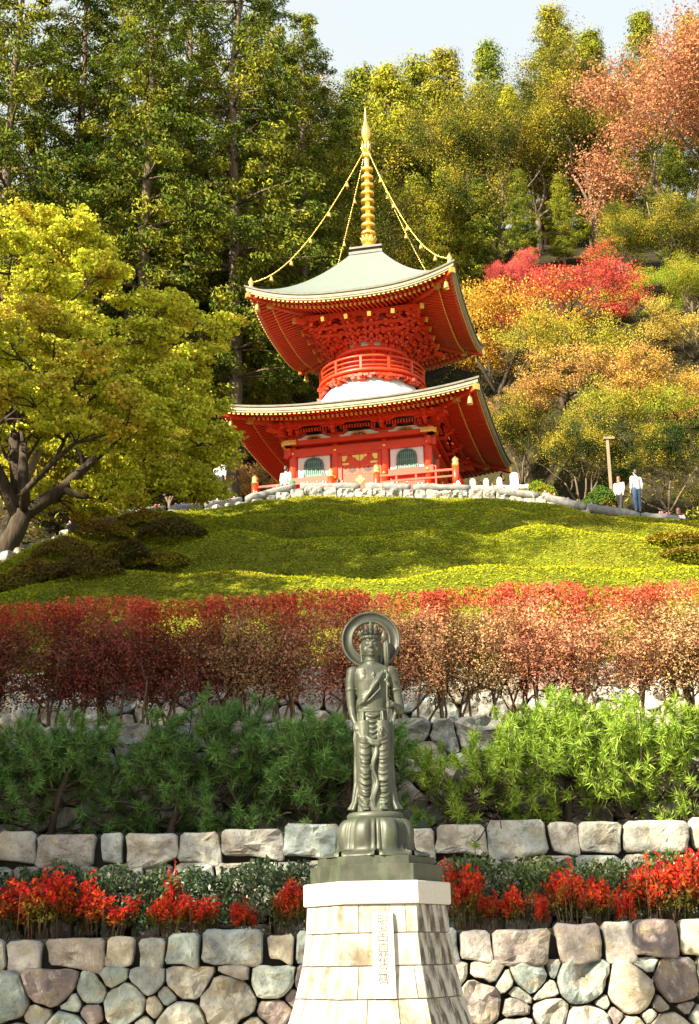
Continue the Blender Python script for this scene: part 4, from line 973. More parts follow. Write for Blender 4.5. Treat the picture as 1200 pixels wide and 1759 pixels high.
def maple_mesh(seed, H=9, spread=1.0, nleaf=72, L=.125, depth=4, name='maple', mat='maple', r=.2, fork=.22, lean=(0, 0, 1), limbs=4):
    rng = random.Random(seed); nr = np.random.default_rng(seed); mb = MB(); tips = []
    p = Vector((0, 0, -.4)); top = Vector((lean[0] * H * fork, lean[1] * H * fork, H * fork)); mb.tube([p, p.lerp(top, .5) + Vector((rng.gauss(0, .08), rng.gauss(0, .08), 0)), top], [r * 1.25, r, r * .9], 9)
    for i in range(limbs):
        a = 2 * PI * i / limbs + rng.uniform(-.3, .3); t = rng.uniform(.55, 1.0)
        grow(mb, top - Vector((0, 0, rng.uniform(0, .25))), (cos(a) * t * spread, sin(a) * t * spread, rng.uniform(.7, 1.2)), H * .27, r * .62, depth, rng, tips, .12, (2, 3), .7, .45, .012, 3, .13, 7)
    P = cloud(tips, nleaf, H * .052, H * .022, nr); V, F = leaves(P, L, L * .62, nr, N=NRM)
    return mb.mesh(name + '_trunk', M['bark']), mesh_np(name + '_crown', V, F, M[mat]), P

def cedar_mesh(seed, H=38, base=.30, R=5.2, name='cedar', frond=.25, dens=84, mat='needle', droop=.35):
    rng = random.Random(seed); nr = np.random.default_rng(seed); mb = MB(); C_, D_ = [], []
    pts = [Vector((rng.gauss(0, .14), rng.gauss(0, .14), H * i / 8 - .8 * (i == 0))) for i in range(9)]; mb.tube(pts, [.021 * H * (1 - .93 * i / 8) * .55 + .03 for i in range(9)], 9)
    z = base * H
    for _ in range(5):          # a few bare dead snags below the crown
        a = rng.uniform(0, 2 * PI); zz = rng.uniform(.14, base) * H; mb.tube([(0, 0, zz), (cos(a) * rng.uniform(.6, 1.8), sin(a) * 1.2, zz + rng.uniform(-.2, .5))], [.05, .012], 4)
    while z < H * .985:
        u = (z / H - base) / (1 - base); prof = (1 - u) ** .62 * (.62 + .38 * min(1, u * 5)); nb = rng.randint(5, 7)
        a0 = rng.uniform(0, 6.28)
        for k in range(nb):
            if rng.random() < .10: continue
            a = a0 + k * 2 * PI / nb + rng.uniform(-.35, .35); Lb = R * prof * rng.uniform(.45, 1.25) + .3; ca, sa = cos(a), sin(a)
            q = lambda t: Vector((ca * Lb * t, sa * Lb * t, z + Lb * (.18 * t - droop * t * t + .12 * t ** 4)))
            mb.tube([q(0), q(.35), q(.7), q(1)], [.03 + .012 * Lb, .025 + .008 * Lb, .03, .012], 4)
            m = max(2, int(Lb * 1.55))
            for j in range(m):
                t = .30 + .70 * (j + rng.random()) / m; c = q(t); w = Lb * .20 * (1.15 - t * .5)
                c = c + Vector((-sa, ca, 0)) * rng.gauss(0, w * .8) + Vector((0, 0, rng.gauss(0, .12)))
                C_.append(c); D_.append((ca * .7, sa * .7, -.55))
        z += max(.86, H * .031) * rng.uniform(.75, 1.35)
    C_ = np.array(C_); D_ = np.array(D_); n = dens
    P = np.repeat(C_, n, 0); off = ball(nr, len(P)) * ((.33, .33, .19) if name == 'cedar' else (.46, .46, .27)) * np.repeat(nr.uniform(.6, 1.7, (len(C_), 1)), n, 0); P = P + off
    D = np.repeat(D_, n, 0) * .9 + off * .9; V, F = leaves(P, frond, frond * .36, nr, D, .5, N=off * 1.6 + nr.normal(size=P.shape) * .20 + (0, 0, .25))
    return mb.mesh(name + '_trunk', M['cedarbark']), mesh_np(name + '_crown', V, F, M[mat])

def broad_mesh(seed, H=16, nleaf=115, L=.155, name='broadleaf', mat='leaf', depth=4, spread=.8, fork=.3, up=.3):
    rng = random.Random(seed); nr = np.random.default_rng(seed); mb = MB(); tips = []
    top = Vector((rng.gauss(0, .3), rng.gauss(0, .3), H * fork)); mb.tube([(0, 0, -.6), top * .5, top], [.02 * H, .017 * H, .014 * H], 8)
    for i in range(5):
        a = 2 * PI * i / 5 + rng.uniform(-.4, .4); t = rng.uniform(.4, 1.0) * spread if i else .1
        grow(mb, top * rng.uniform(.8, 1), (cos(a) * t, sin(a) * t, 1), H * .25, .010 * H, depth, rng, tips, up, (2, 3), .6, .1, .015, 3, .14, 6)
    P = cloud(tips, nleaf, H * .045, H * .035, nr); V, F = leaves(P, L, L * .6, nr, N=NRM)
    return mb.mesh(name + '_trunk', M['cedarbark']), mesh_np(name + '_crown', V, F, M[mat])

M['cedarbark'] = simple('cedar_bark', (.125, .095, .068), .9, var=.4, scale=7, bstr=.8, bdist=.05, spec=.15, sc=(1, 1, .25))
PROTO = {}
PROTO['cedar'] = [cedar_mesh(1, R=6.2, base=.20), cedar_mesh(2, R=6.8, base=.26), cedar_mesh(3, R=5.8, base=.16, droop=.5)]
PROTO['cypress'] = [cedar_mesh(11, 22, .16, 3.7, 'cypress', .27, 96, droop=.25), cedar_mesh(12, 22, .12, 4.3, 'cypress', .27, 96, droop=.12), cedar_mesh(13, 22, .18, 3.4, 'cypress', .27, 96, droop=.4)]
PROTO['broad'] = [broad_mesh(21), broad_mesh(22, spread=1.0, fork=.22), broad_mesh(23, spread=.65)]
PROTO['maple'] = [maple_mesh(31)[:2], maple_mesh(32, spread=1.2)[:2], maple_mesh(34, spread=.9, limbs=5)[:2]]
PROTO['redmaple'] = [(a, b.copy()) for a, b in PROTO['maple']]
for _, b_ in PROTO['redmaple']: b_.materials[0] = M['redleaf']
def tree(kind, v, name, label, x, y, s, color, rot=None, group=None, z=None, sz=1.0, cat='tree', dz=0):
    a, b = PROTO[kind][v % len(PROTO[kind])]
    t = thing(name, label, cat, (x, y, (tz(x, y) if z is None else z) + dz), rot if rot is not None else (x * 7.3 + y * 3.1) % 6.28, group, (s, s, s * sz))
    link('trunk', a, t); link('crown', b, t, color=color); return t

# ------------------------------------------------------------------ forest behind
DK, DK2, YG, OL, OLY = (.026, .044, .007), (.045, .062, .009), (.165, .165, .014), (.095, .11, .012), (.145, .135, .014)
GF = 'tall conifers behind the pagoda'
for v, px, Y, h, col, lab in (
    (0, 40, 73, 38, DK2, 'tall dark cedar at the far left edge above the green maple'),
    (1, 150, 78, 42, DK, 'tall dark cedar second in from the left edge, above the maple crown'),
    (2, 262, 74, 39, DK2, 'bright tipped cedar above the right slope of the big green maple'),
    (0, 330, 86, 46, DK, 'dark cedar set back between the maple top and the sky gap'),
    (1, 402, 77, 46, DK2, 'cedar with the thick grey trunk showing left of the upper roof'),
    (2, 520, 84, 42, DK2, 'broad dark cedar rising directly left of the gold spire'),
    (0, 455, 96, 46, DK, 'shaded cedar deep behind the left roof chain'),
    (1, -60, 84, 45, DK, 'dark cedar cut by the left border of the view'),
    (2, 590, 99, 42, DK2, 'cedar whose shaded crown lies just behind the spire tip'),
    (0, 215, 96, 47, DK, 'rear cedar filling the gap in the left part of the dark grove')):
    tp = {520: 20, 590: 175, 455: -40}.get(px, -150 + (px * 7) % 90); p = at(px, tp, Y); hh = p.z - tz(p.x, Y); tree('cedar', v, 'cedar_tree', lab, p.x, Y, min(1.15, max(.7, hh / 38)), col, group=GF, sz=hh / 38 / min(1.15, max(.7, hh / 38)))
GH = 'sunlit conifers on the wooded hill'
for i, (kind, v, px, top, Y, col, lab) in enumerate((
    ('cypress', 0, 665, 118, 118, YG, 'yellow green conifer on the skyline just right of the spire tip'),
    ('cypress', 1, 715, 105, 125, OL, 'olive conifer on the skyline between the spire and the lone dark topped one'),
    ('cypress', 1, 762, 88, 122, OLY, 'dark topped olive conifer alone on the skyline'),
    ('cypress', 2, 835, 70, 112, (.085, .115, .018), 'greener narrow conifer with the dark pointed top left of the tallest pair'),
    ('cypress', 1, 945, 12, 108, OLY, 'tallest yellowish conifer against the sky right of the gap'),
    ('cypress', 0, 1010, 55, 116, OL, 'conifer on the skyline between the two tallest tops'),
    ('cypress', 2, 1098, 18, 104, OL, 'conifer on the skyline behind the brown oak'),
    ('cypress', 1, 1180, 30, 110, OLY, 'conifer at the upper right corner behind the brown oak'),
    ('cypress', 1, 690, 190, 104, YG, 'sunlit conifer right beside the gold spire rings'),
    ('broad', 1, 745, 195, 108, YG, 'bushy yellow green tree below the lone skyline tree'),
    ('cypress', 0, 800, 200, 100, OL, 'conifer halfway up the hill above the right roof chain'),
    ('cypress', 2, 872, 150, 98, YG, 'bright layered conifer in the middle of the wooded hill'),
    ('cypress', 1, 925, 200, 94, OLY, 'yellowish conifer left of the brown oak crown'),
    ('broad', 2, 990, 165, 98, OL, 'rounded green tree behind the left edge of the brown oak'),
    ('cypress', 0, 655, 300, 92, YG, 'low bright conifer behind the spire base'),
    ('cypress', 2, 712, 300, 90, OL, 'shaded conifer just above the upper roof slope'),
    ('cypress', 1, 765, 290, 88, YG, 'sunny conifer above the right end of the upper roof'),
    ('cypress', 0, 820, 310, 86, DK2, 'dark conifer with a bare trunk above the yellow maple'),
    ('cypress', 2, 890, 290, 84, DK2, 'dark conifer above the crown of the red maple'),
    ('cypress', 1, 960, 300, 86, OL, 'green conifer under the brown oak branches'),
    ('cypress', 2, 1065, 230, 84, DK2, 'dark conifer with a pale trunk below the brown oak'),
    ('cypress', 1, 1150, 250, 82, DK2, 'dark conifer at the right edge below the brown oak'),
    ('cypress', 0, 1215, 250, 92, DK2, 'dark conifer cut by the right border of the view'),
    ('cypress', 1, 620, 120, 130, OL, 'distant conifer top peeping left of the skyline gap'),
    ('cypress', 1, 1000, 225, 92, OL, 'green conifer showing just left of the oak crown'),
    ('cypress', 0, 1050, 240, 96, DK2, 'shaded conifer showing through the gap under the oak crown'),
    ('cypress', 2, 1105, 250, 98, DK2, 'shaded conifer directly behind the oak limbs'),
    ('broad', 2, 560, 400, 82, DK2, 'dark undergrowth tree behind the left chain of the upper roof'))):
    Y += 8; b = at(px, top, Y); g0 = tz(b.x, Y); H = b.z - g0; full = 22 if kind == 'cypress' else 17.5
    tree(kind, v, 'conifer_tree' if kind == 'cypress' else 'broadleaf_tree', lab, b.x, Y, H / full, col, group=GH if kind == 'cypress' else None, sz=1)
UL_ = ('behind the top of the big maple at the left border', 'behind the maple top, second from the left border', 'behind the maple top, below the second cedar', 'low under the bright tipped cedar', 'between the bright tipped cedar and the grey trunk', 'at the foot of the cedar with the grey trunk', 'right of the cedar with the grey trunk', 'left of the upper roof, low on the slope', 'just left of the roof crest', 'high on the slope behind the grey trunk', 'high on the slope left of the spire', 'high on the slope behind the spire', 'hidden low behind the upper roof', 'behind the right slope of the upper roof', 'above the right chain end of the upper roof', 'above the yellow maple by the upper roof', 'above the left half of the crimson maple', 'above the right half of the crimson maple', 'near the ridge right of the spire', 'near the ridge in the middle of the hill', 'near the ridge below the tallest pair', 'near the ridge behind the oak', 'near the ridge directly behind the spire rings', 'halfway up the hill right of the chain')
for i, (px, Y, s) in enumerate(((30, 88, 1.1), (110, 86, 1.0), (180, 90, 1.15), (250, 84, .95), (310, 92, 1.1), (370, 84, .9), (430, 88, 1.0), (480, 82, .8), (540, 92, 1.0), (350, 100, 1.3), (450, 102, 1.3), (560, 108, 1.3), (640, 84, .7), (700, 96, .9), (780, 97, .9), (860, 98, .9), (940, 99, .9), (1040, 96, .9), (720, 118, 1.0), (830, 122, 1.0), (900, 118, 1.0), (1040, 112, 1.0), (660, 112, 1.0), (780, 108, 1.0))):
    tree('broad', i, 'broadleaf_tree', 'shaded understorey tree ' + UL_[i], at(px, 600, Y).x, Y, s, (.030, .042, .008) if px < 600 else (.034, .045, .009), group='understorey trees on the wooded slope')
r_ = np.random.default_rng(14); n_ = 90000; ux = r_.uniform(-38, 40, n_); uy = np.interp(ux, PXs, PYs) + r_.uniform(0, 1, n_) ** 1.3 * 42 + .5
kp = (np.hypot(ux - 1.2, uy - 62) > 9.5) & ~((ux > -9) & (ux < 13) & (uy < 58.5)); ux, uy = ux[kp], uy[kp]
hh_ = .35 + .30 * np.sin(ux * 1.1 + uy * .7) + .25 * np.sin(ux * .5 - uy * 1.3); P = np.stack([ux, uy, terrain(ux, uy) + r_.uniform(0, 1, len(ux)) * np.clip(hh_ + .25, .12, 1.1)], 1)
V, F = leaves(P, .24, .13, r_, N=r_.normal(size=P.shape) * .6 + (0, -.4, .6))
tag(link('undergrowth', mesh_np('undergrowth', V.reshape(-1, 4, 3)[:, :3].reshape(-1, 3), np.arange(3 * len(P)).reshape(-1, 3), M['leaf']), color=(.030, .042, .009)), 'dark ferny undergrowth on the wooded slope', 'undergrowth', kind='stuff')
# ------------------------------------------------------------------ autumn trees right of the pagoda, and small ones to its left
def cross(kind, v, name, lab, px, cy, r, Y, col, base=None, sz=1.0, hh=None, group=None):
    """tree whose crown centre is near pixel (px, cy) with half width r pixels"""
    c = at(px, cy, Y); g0 = tz(c.x, Y); Rm = r * Y / F_PX * 1.02; H0 = {'maple': 9, 'redmaple': 9, 'broad': 16}[kind]; w0 = {'maple': 4.6, 'redmaple': 4.6, 'broad': 5.2}[kind]
    best = None
    for Y in np.arange(Y - 4, Y + 13, .5):      # stand it where the slope carries the crown at that height
        c = at(px, cy, Y); s = r * Y / F_PX * 1.02 / w0; zc = (c.z - tz(c.x, Y)) / (H0 * .60 * s); e = abs(zc - 1)
        if best is None or e < best[0]: best = (e, Y, c, s, zc)
    _, Y, c, s, zc = best
    return tree(kind, v, name, lab, c.x, Y, s, col, group=group, sz=min(1.5, max(.7, zc)), z=c.z - H0 * .60 * s * min(1.5, max(.7, zc)) if zc < .7 else None)
OG, YL, PK, RD = (.36, .20, .030), (.30, .25, .030), (.44, .20, .085), (.46, .060, .045)
cross('redmaple', 0, 'maple_tree', 'bright crimson maple above the yellow ones right of the pagoda', 965, 490, 115, 74, RD)
cross('redmaple', 1, 'maple_tree', 'pinkish red maple crown touching the left of the crimson one', 888, 462, 46, 77, (.55, .09, .08))
cross('maple', 2, 'maple_tree', 'orange yellow maple beside the right tip of the upper roof', 850, 560, 125, 69, OG)
cross('maple', 1, 'maple_tree', 'golden olive maple in front of the crimson maple', 960, 590, 110, 67.5, (.24, .225, .024))
cross('maple', 0, 'maple_tree', 'bright lime green small tree under the dark trunks at right', 1115, 500, 62, 75, (.22, .30, .02))
cross('maple', 2, 'maple_tree', 'salmon tinted maple in the middle of the right hand slope', 1010, 650, 115, 64.5, (.36, .20, .06))
cross('maple', 0, 'maple_tree', 'yellow green maple above the walking couple', 1075, 700, 105, 63, (.17, .20, .020))
cross('maple', 1, 'maple_tree', 'orange flushed maple at the right edge above the path', 1180, 670, 110, 63.5, (.38, .22, .05))
cross('maple', 2, 'maple_tree', 'pale golden maple at the right edge below the brown oak', 1190, 560, 90, 70, (.34, .25, .05))
cross('maple', 0, 'maple_tree', 'thin rosy shrub maple beside the right tip of the lower roof', 880, 690, 50, 67, (.30, .16, .08))
cross('broad', 2, 'broadleaf_tree', 'dark green shrubby tree behind the right corner of the lower roof', 900, 770, 75, 66, (.022, .032, .009))
cross('broad', 1, 'broadleaf_tree', 'dark green bushy tree right behind the walking couple', 1140, 800, 85, 61, (.018, .035, .009))
cross('broad', 0, 'broadleaf_tree', 'dark green bushy tree left of the timber lamp post', 1000, 800, 75, 63, (.018, .032, .009))
cross('broad', 1, 'broadleaf_tree', 'olive shrub tree low at the right border', 1225, 850, 60, 57, (.10, .11, .016))
cross('broad', 1, 'broadleaf_tree', 'sunny yellow green undergrowth behind the trunk of the big maple', 60, 900, 70, 50, (.14, .15, .016))
cross('broad', 2, 'broadleaf_tree', 'yellow green undergrowth under the middle of the big maple', 165, 855, 70, 54, (.12, .13, .016))
cross('broad', 0, 'broadleaf_tree', 'golden green undergrowth under the right side of the big maple', 290, 800, 70, 60, (.13, .13, .016))
cross('maple', 1, 'maple_tree', 'small orange maple top behind the left slope of the upper roof', 500, 470, 55, 70, (.48, .27, .03))
cross('maple', 0, 'maple_tree', 'dull bronze maple in shade left of the pagoda waist', 480, 590, 75, 71, (.14, .10, .02))
cross('maple', 2, 'maple_tree', 'pinkish autumn shrub behind the left end of the veranda', 445, 800, 62, 66, (.42, .24, .10))
cross('broad', 0, 'broadleaf_tree', 'yellow green undergrowth tree behind the left end of the lower roof', 400, 720, 70, 68, (.10, .11, .014))
cross('broad', 1, 'broadleaf_tree', 'shaded green tree between the crimson maple and the brown oak', 1060, 425, 70, 76, (.045, .06, .010))
cross('broad', 2, 'broadleaf_tree', 'shaded green tree at the right edge under the brown oak limbs', 1170, 430, 75, 77, (.040, .055, .010))
cross('broad', 0, 'broadleaf_tree', 'bright yellow green bush tree above the right hand golden maples', 1190, 505, 60, 72, (.13, .16, .012))
# brown oak reaching in at the upper right
bo = broad_mesh(41, 17, 150, .15, 'oak', 'redleaf', 4, 1.25, .25, .18); PROTO['oak'] = [bo]
c = at(1185, 235, 84); g0 = tz(c.x, 84); tree('oak', 0, 'oak_tree', 'russet brown leaved oak with pale limbs at the upper right', c.x, 84, 1.25, (.38, .175, .09), 1.0, sz=(c.z - g0) / (17 * 1.25 * .66))

# ------------------------------------------------------------------ big maple at the left
def big_maple():
    rng = random.Random(77); nr = np.random.default_rng(77); mb = MB(); tips = []
    b = at(2, 985, 41); base = Vector((b.x, 41, tz(b.x, 41)))
    t = thing('maple_tree', 'large spreading green and yellow maple leaning over the left end of the mound', 'tree', base)
    f1 = at(40, 880, 41.2) - base
    mb.tube([(-.25, 0, -.8), (-.1, 0, .3), f1 * .6, f1], [.50, .36, .30, .28], 12)
    tgt = [(40, 760, 41.5), (110, 700, 40.5), (170, 780, 42.5), (-60, 700, 41), (230, 830, 43.5), (70, 800, 38.5), (10, 640, 43), (-120, 620, 42), (280, 850, 44)]
    lim = MB(); NODES = []
    for i, (px, py, Y) in enumerate([tgt[0], tgt[2], tgt[3], tgt[6]]):
        e = at(px, py, Y) - base; s = f1 * rng.uniform(.8, 1.0); d = (e - s); L = d.length
        mid = s + d * .5 + Vector((0, 0, L * .06 * rng.uniform(-1, 1.5)))
        lim.tube([s, mid, e], [.24, .18, .12], 8); NODES += [(mid, .16), (e, .11)]
        for _ in range(4):
            q = Vector((rng.gauss(0, .7), rng.gauss(0, .6), rng.uniform(.0, .8)))
            grow(lim, mid.lerp(e, rng.uniform(.2, 1)), d.normalized() * .75 + q, 1.35, .075, 4, rng, tips, .10, (2, 3), .75, .5, .010, 3, .16, 6)
    # upper crown limbs follow the outline of the tree
    nodes = [(f1, .15)] + NODES
    for e in sorted([at(*q) - base for q in ((20, 440, 42), (90, 450, 43), (150, 490, 41), (180, 860, 41.5), (230, 850, 43), (290, 850, 44.5), (330, 830, 45), (100, 860, 43), (60, 700, 37.5), (130, 760, 38), (210, 740, 38.5), (130, 660, 38), (210, 590, 39.5), (90, 580, 38.5), (280, 690, 40),  (60, 520, 40), (190, 520, 43), (250, 560, 42), (-60, 450, 42), (130, 590, 39.5), (220, 640, 41), (290, 640, 42.5), (330, 640, 43), (300, 705, 43.5), (280, 740, 42), (150, 690, 39), (40, 620, 38.5), (340, 765, 44), (240, 800, 43), (330, 590, 43), (-80, 580, 41), (-100, 760, 40), (60, 420, 44), (120, 430, 44), (0, 520, 44))], key=lambda v: (v - f1).length):
        n0, r0 = min(nodes, key=lambda q: (q[0] - e).length + .25 * (q[0] - f1).length); L = (e - n0).length; r0 = max(.045, r0 * .8)
        ps = [n0, n0.lerp(e, .35) + Vector((rng.gauss(0, .05), rng.gauss(0, .05), -.05)) * L, n0.lerp(e, .7) + Vector((rng.gauss(0, .05), rng.gauss(0, .05), .04)) * L, e]
        rs = [r0, r0 * .85, r0 * .7, r0 * .5]; lim.tube(ps, rs, 7); nodes += list(zip(ps[1:], rs[1:]))
        for _ in range(4):
            q = Vector((rng.gauss(0, .8), rng.gauss(0, .7), rng.uniform(-.15, .5)))
            grow(lim, e, (e - n0).normalized() * .35 + q, .66, .030, 3, rng, tips, .05, (2, 3), .85, .55, .009, 3, .2, 5)
    P = cloud(tips, 40, .17, .048, nr)
    V, F = leaves(P, .115, .08, nr, N=NRM + np.array((0, 0, .3)))
    mb.build('trunk', M['bark'], t); lim.build('limbs', M['bark'], t)
    link('crown', mesh_np('big_maple_crown', V, F, M['maple']), t, color=(.40, .41, .036)); return len(P), len(tips)
print('big maple', big_maple())
b = at(20, 985, 42.5); mbt = MB(); mbt.tube([(0, 0, -.5), (.05, 0, 1.2), (.45, .1, 2.6), (.9, .2, 3.8)], [.26, .21, .17, .1], 9)
t = thing('bare_tree_trunk', 'pale leaning trunk at the lower left beside the end of the parapet', 'tree trunk', (b.x - .35, 42.8, tz(b.x, 42.5))); mbt.build('trunk', M['barkpale'], t)
# trees on the left flank beyond the border: they throw the shade that lies over the walls and the mound
for i, (x, y, h, v, lab) in enumerate(((-15.6, 28.6, 41, 1, 'tall cedar on the left flank beside the mound'), (-18.6, 25.6, 44, 0, 'tall cedar on the left flank behind the nearest tall one'), (-15.2, 23.6, 44, 2, 'tall cedar on the left flank below the hedge end'), (-18.5, 8.2, 21, 2, 'young cedar on the left flank nearest the walls'), (-17.6, 12.6, 23, 1, 'young cedar on the left flank level with the planting bed'))):
    tree('cedar', v, 'cedar_tree', lab, x, y, min(1, h / 34), DK2, z=0 if y < 19 else 3, sz=h / 38 / min(1, h / 34), group='cedars on the left flank')

for x, y, v, s, sz_, lab in ((-17, 8.6, 2, 1.0, 1.25, 'leafy tree on the left flank in front of the walls'), (-17.5, 13, 0, 1.15, 1.2, 'leafy tree on the left flank beside the walls')):
    tree('broad', v, 'broadleaf_tree', lab, x, y, s, OL, z=0, sz=sz_, group=None)
# ------------------------------------------------------------------ clipped ground cover on the mound
nr = np.random.default_rng(5); n = 400000
xx = nr.uniform(-15.5, 15.5, n); yp_ = np.interp(xx, PXs, PYs); yy = 28.4 + (yp_ - 28.7) * nr.uniform(0, 1, n) ** .9
P = np.stack([xx, yy, terrain(xx, yy) + nr.uniform(-.01, .04, n)], 1); V, F = leaves(P, .082, .062, nr, N=nr.normal(size=(n, 3)) * .38 + (-.05, -.35, .8)); V = V.reshape(-1, 4, 3)[:, :3].reshape(-1, 3); F = np.arange(3 * n).reshape(n, 3)
tag(link('ground_cover', mesh_np('ground_cover', V, F, M['lawnleaf']), color=(.225, .240, .009)), 'low clipped green azalea covering the mound', 'ground cover', kind='stuff')
# rounded azalea clumps at the left of the mound
def clump(seed):
    r = np.random.default_rng(seed); n = 5200; a = unit(r.normal(size=(n, 3))); a[:, 2] = np.abs(a[:, 2]); P = a * r.uniform(.86, 1.03, (n, 1)) * (1, .8, .62)
    P[:, 2] += .05 * np.sin(P[:, 0] * 7 + seed) + .04 * np.sin(P[:, 1] * 9)
    V, F = leaves(P, .085, .05, r, a * .5, 1); mb = MB(); rg = random.Random(seed)
    for k in range(9): t = rg.uniform(0, 6.28); mb.tube([(0, 0, -.2), (cos(t) * .3, sin(t) * .25, .2), (cos(t) * .6, sin(t) * .5, .42)], [.03, .02, .01], 4)
    return mb.mesh('clump_stems', M['twig']), mesh_np('clump_foliage', V, F, M['lawnleaf'])
CL = [clump(s) for s in (1, 2, 3)]
for i, (px, py, s, col, lab) in enumerate(((250, 905, 1.0, (.13, .075, .022), 'russet azalea mound just under the parapet, near its bend'), (180, 925, 1.05, (.11, .07, .02), 'russet azalea mound left of the one under the bend'), (110, 955, .95, (.12, .085, .02), 'brown azalea mound beside the sloping left parapet'), (300, 925, 1.15, (.06, .05, .014), 'dark azalea mound right of the russet ones'), (205, 965, 1.15, (.055, .045, .014), 'dark brown azalea mound in the middle of the left cluster'), (270, 975, 1.0, (.07, .065, .014), 'olive azalea mound at the right foot of the left cluster'), (70, 995, 1.0, (.13, .09, .02), 'sunlit brown azalea mound near the left border'), (140, 1000, 1.1, (.075, .06, .016), 'dark azalea mound above the red hedge at left'), (25, 1020, .95, (.12, .10, .02), 'yellowish azalea mound in the lower left corner of the mound'), (1150, 935, 1.2, (.24, .17, .03), 'low brown azalea patch at the right end of the mound'), (1195, 955, 1.1, (.20, .15, .028), 'brown azalea patch touching the right border'))):
    # march along the sight line until it meets the mound
    Y = 33.0
    while Y < 53 and at(px, py, Y).z > tz(at(px, py, Y).x, Y): Y += .1
    w = at(px, py, Y); t = thing('azalea_bush', lab, 'bush', (w.x, w.y, tz(w.x, w.y) - .12), i * 1.3, 'azalea bushes on the mound', (s, s, s * (.85 if i < 9 else .45)))
    a, b_ = CL[i % 3]; tag(link('stems', a, t), kind='stuff'); link('foliage', b_, t, color=col)

# ------------------------------------------------------------------ red hedge
def hedge_mesh(seed, w=.80, H=2.72):
    rng = random.Random(seed); nr = np.random.default_rng(seed); mb = MB(); tips = []
    for k in range(9):
        x, y = rng.uniform(-w * .8, w * .8), rng.uniform(-.25, .35); h = rng.uniform(.9, 1.25)
        pts = [(x, y, -.15), (x + rng.gauss(0, .06), y + rng.gauss(0, .05), h * .5), (x + rng.gauss(0, .12), y + rng.gauss(0, .08), h)]; mb.tube(pts, [.030, .024, .018], 5)
        for q in range(4):
            grow(mb, pts[-1] if q else Vector(pts[1]).lerp(Vector(pts[2]), .5), (rng.gauss(0, .55), rng.gauss(0, .45) - .12, 1), .58, .014, 2, rng, tips, .1, (2, 3), .75, 0, .0045, 2, .2, 4)
    n = 19000; P = np.stack([nr.uniform(-w, w, n), nr.uniform(-.62, .62, n), nr.uniform(.80, H, n)], 1)
    e = np.abs(P[:, 1]) / .62; keep = (nr.random(n) < .25 + .75 * np.maximum(e, (P[:, 2] - H + .5) / .5)) & (nr.random(n) < np.clip((P[:, 2] - .70) / .55, .06, 1)); P = P[keep]
    hol = np.sin(P[:, 0] * 4.3 + seed * 1.7 + 1.2 * np.sin(P[:, 2] * 2.9 + seed)) + np.sin(P[:, 2] * 5.1 + P[:, 0] * 2.3 + seed) + .6 * np.sin(P[:, 1] * 5 + P[:, 0] * 7); P = P[nr.random(len(P)) < np.clip(.85 + .55 * hol, .12, 1)]
    bulge = .11 * np.sin(P[:, 0] * 5 + seed) + .06 * np.sin(P[:, 2] * 6 + seed * 2 + P[:, 0] * 3); P[:, 1] += bulge * np.sign(P[:, 1])
    P[:, 2] += .05 * np.sin(P[:, 0] * 8 + seed) * (P[:, 2] > H - .4)
    T = np.array([np.array(p) for p, d in tips]); T = T[(np.abs(T[:, 2]) < H)]
    Q = np.repeat(T, 26, 0) + nr.normal(size=(len(T) * 26, 3)) * .085; top = np.stack([nr.uniform(-w, w, 260), nr.uniform(-.6, .6, 260), np.full(260, H)], 1)
    sp = np.repeat(top, 7, 0) + np.stack([nr.normal(0, .018, 1820), nr.normal(0, .018, 1820), nr.uniform(-.02, .12, 1820)], 1)
    P = np.concatenate([P, Q, sp]); V, F = leaves(P, .050, .029, nr, (0, 0, .35), 1, N=nr.normal(size=P.shape) * .6 + (0, -.35, .45) + np.stack([P[:, 0] * 0, P[:, 1], P[:, 0] * 0], 1))
    for p in P[nr.choice(len(P), 420)]:      # fine bare twigs among the leaves
        d = Vector((rng.gauss(0, .6), rng.gauss(0, .5) - .2, 1)).normalized() * rng.uniform(.12, .28); mb.tube([Vector(p), Vector(p) + d], [.0045, .0025], 3)
    return mb.mesh('hedge_stems', M['twig']), mesh_np('hedge_foliage', V, F, M['hedge'])
HM = [hedge_mesh(s) for s in (1, 2, 3, 4)]
HX = np.arange(-6.9, 7.2, 1.28); HL = ('at the left border', 'second in from the left border', 'third in from the left border', 'left of the bare gap with pale stones', 'where the shade begins to break', 'left of the statue, half in sun', 'directly behind the statue halo', 'just right of the statue halo', 'above the tall pine tuft right of the statue', 'second in from the right border', 'at the right border', 'past the right border')
for i, x in enumerate(HX):
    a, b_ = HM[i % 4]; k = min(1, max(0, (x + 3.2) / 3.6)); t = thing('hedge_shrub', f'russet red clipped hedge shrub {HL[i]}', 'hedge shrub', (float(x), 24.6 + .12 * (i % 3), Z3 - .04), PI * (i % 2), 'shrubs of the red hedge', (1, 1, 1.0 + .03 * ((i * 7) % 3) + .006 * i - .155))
    tag(link('stems', a, t), kind='stuff'); link('foliage', b_, t, color=((.14 + .27 * k) * (1, .9, 1.1)[i % 3], (.040 + .175 * k) * (1, 1.12, .88)[i % 3], .030 + .080 * k))  # shade at left and sun at right are put into the shrub colour

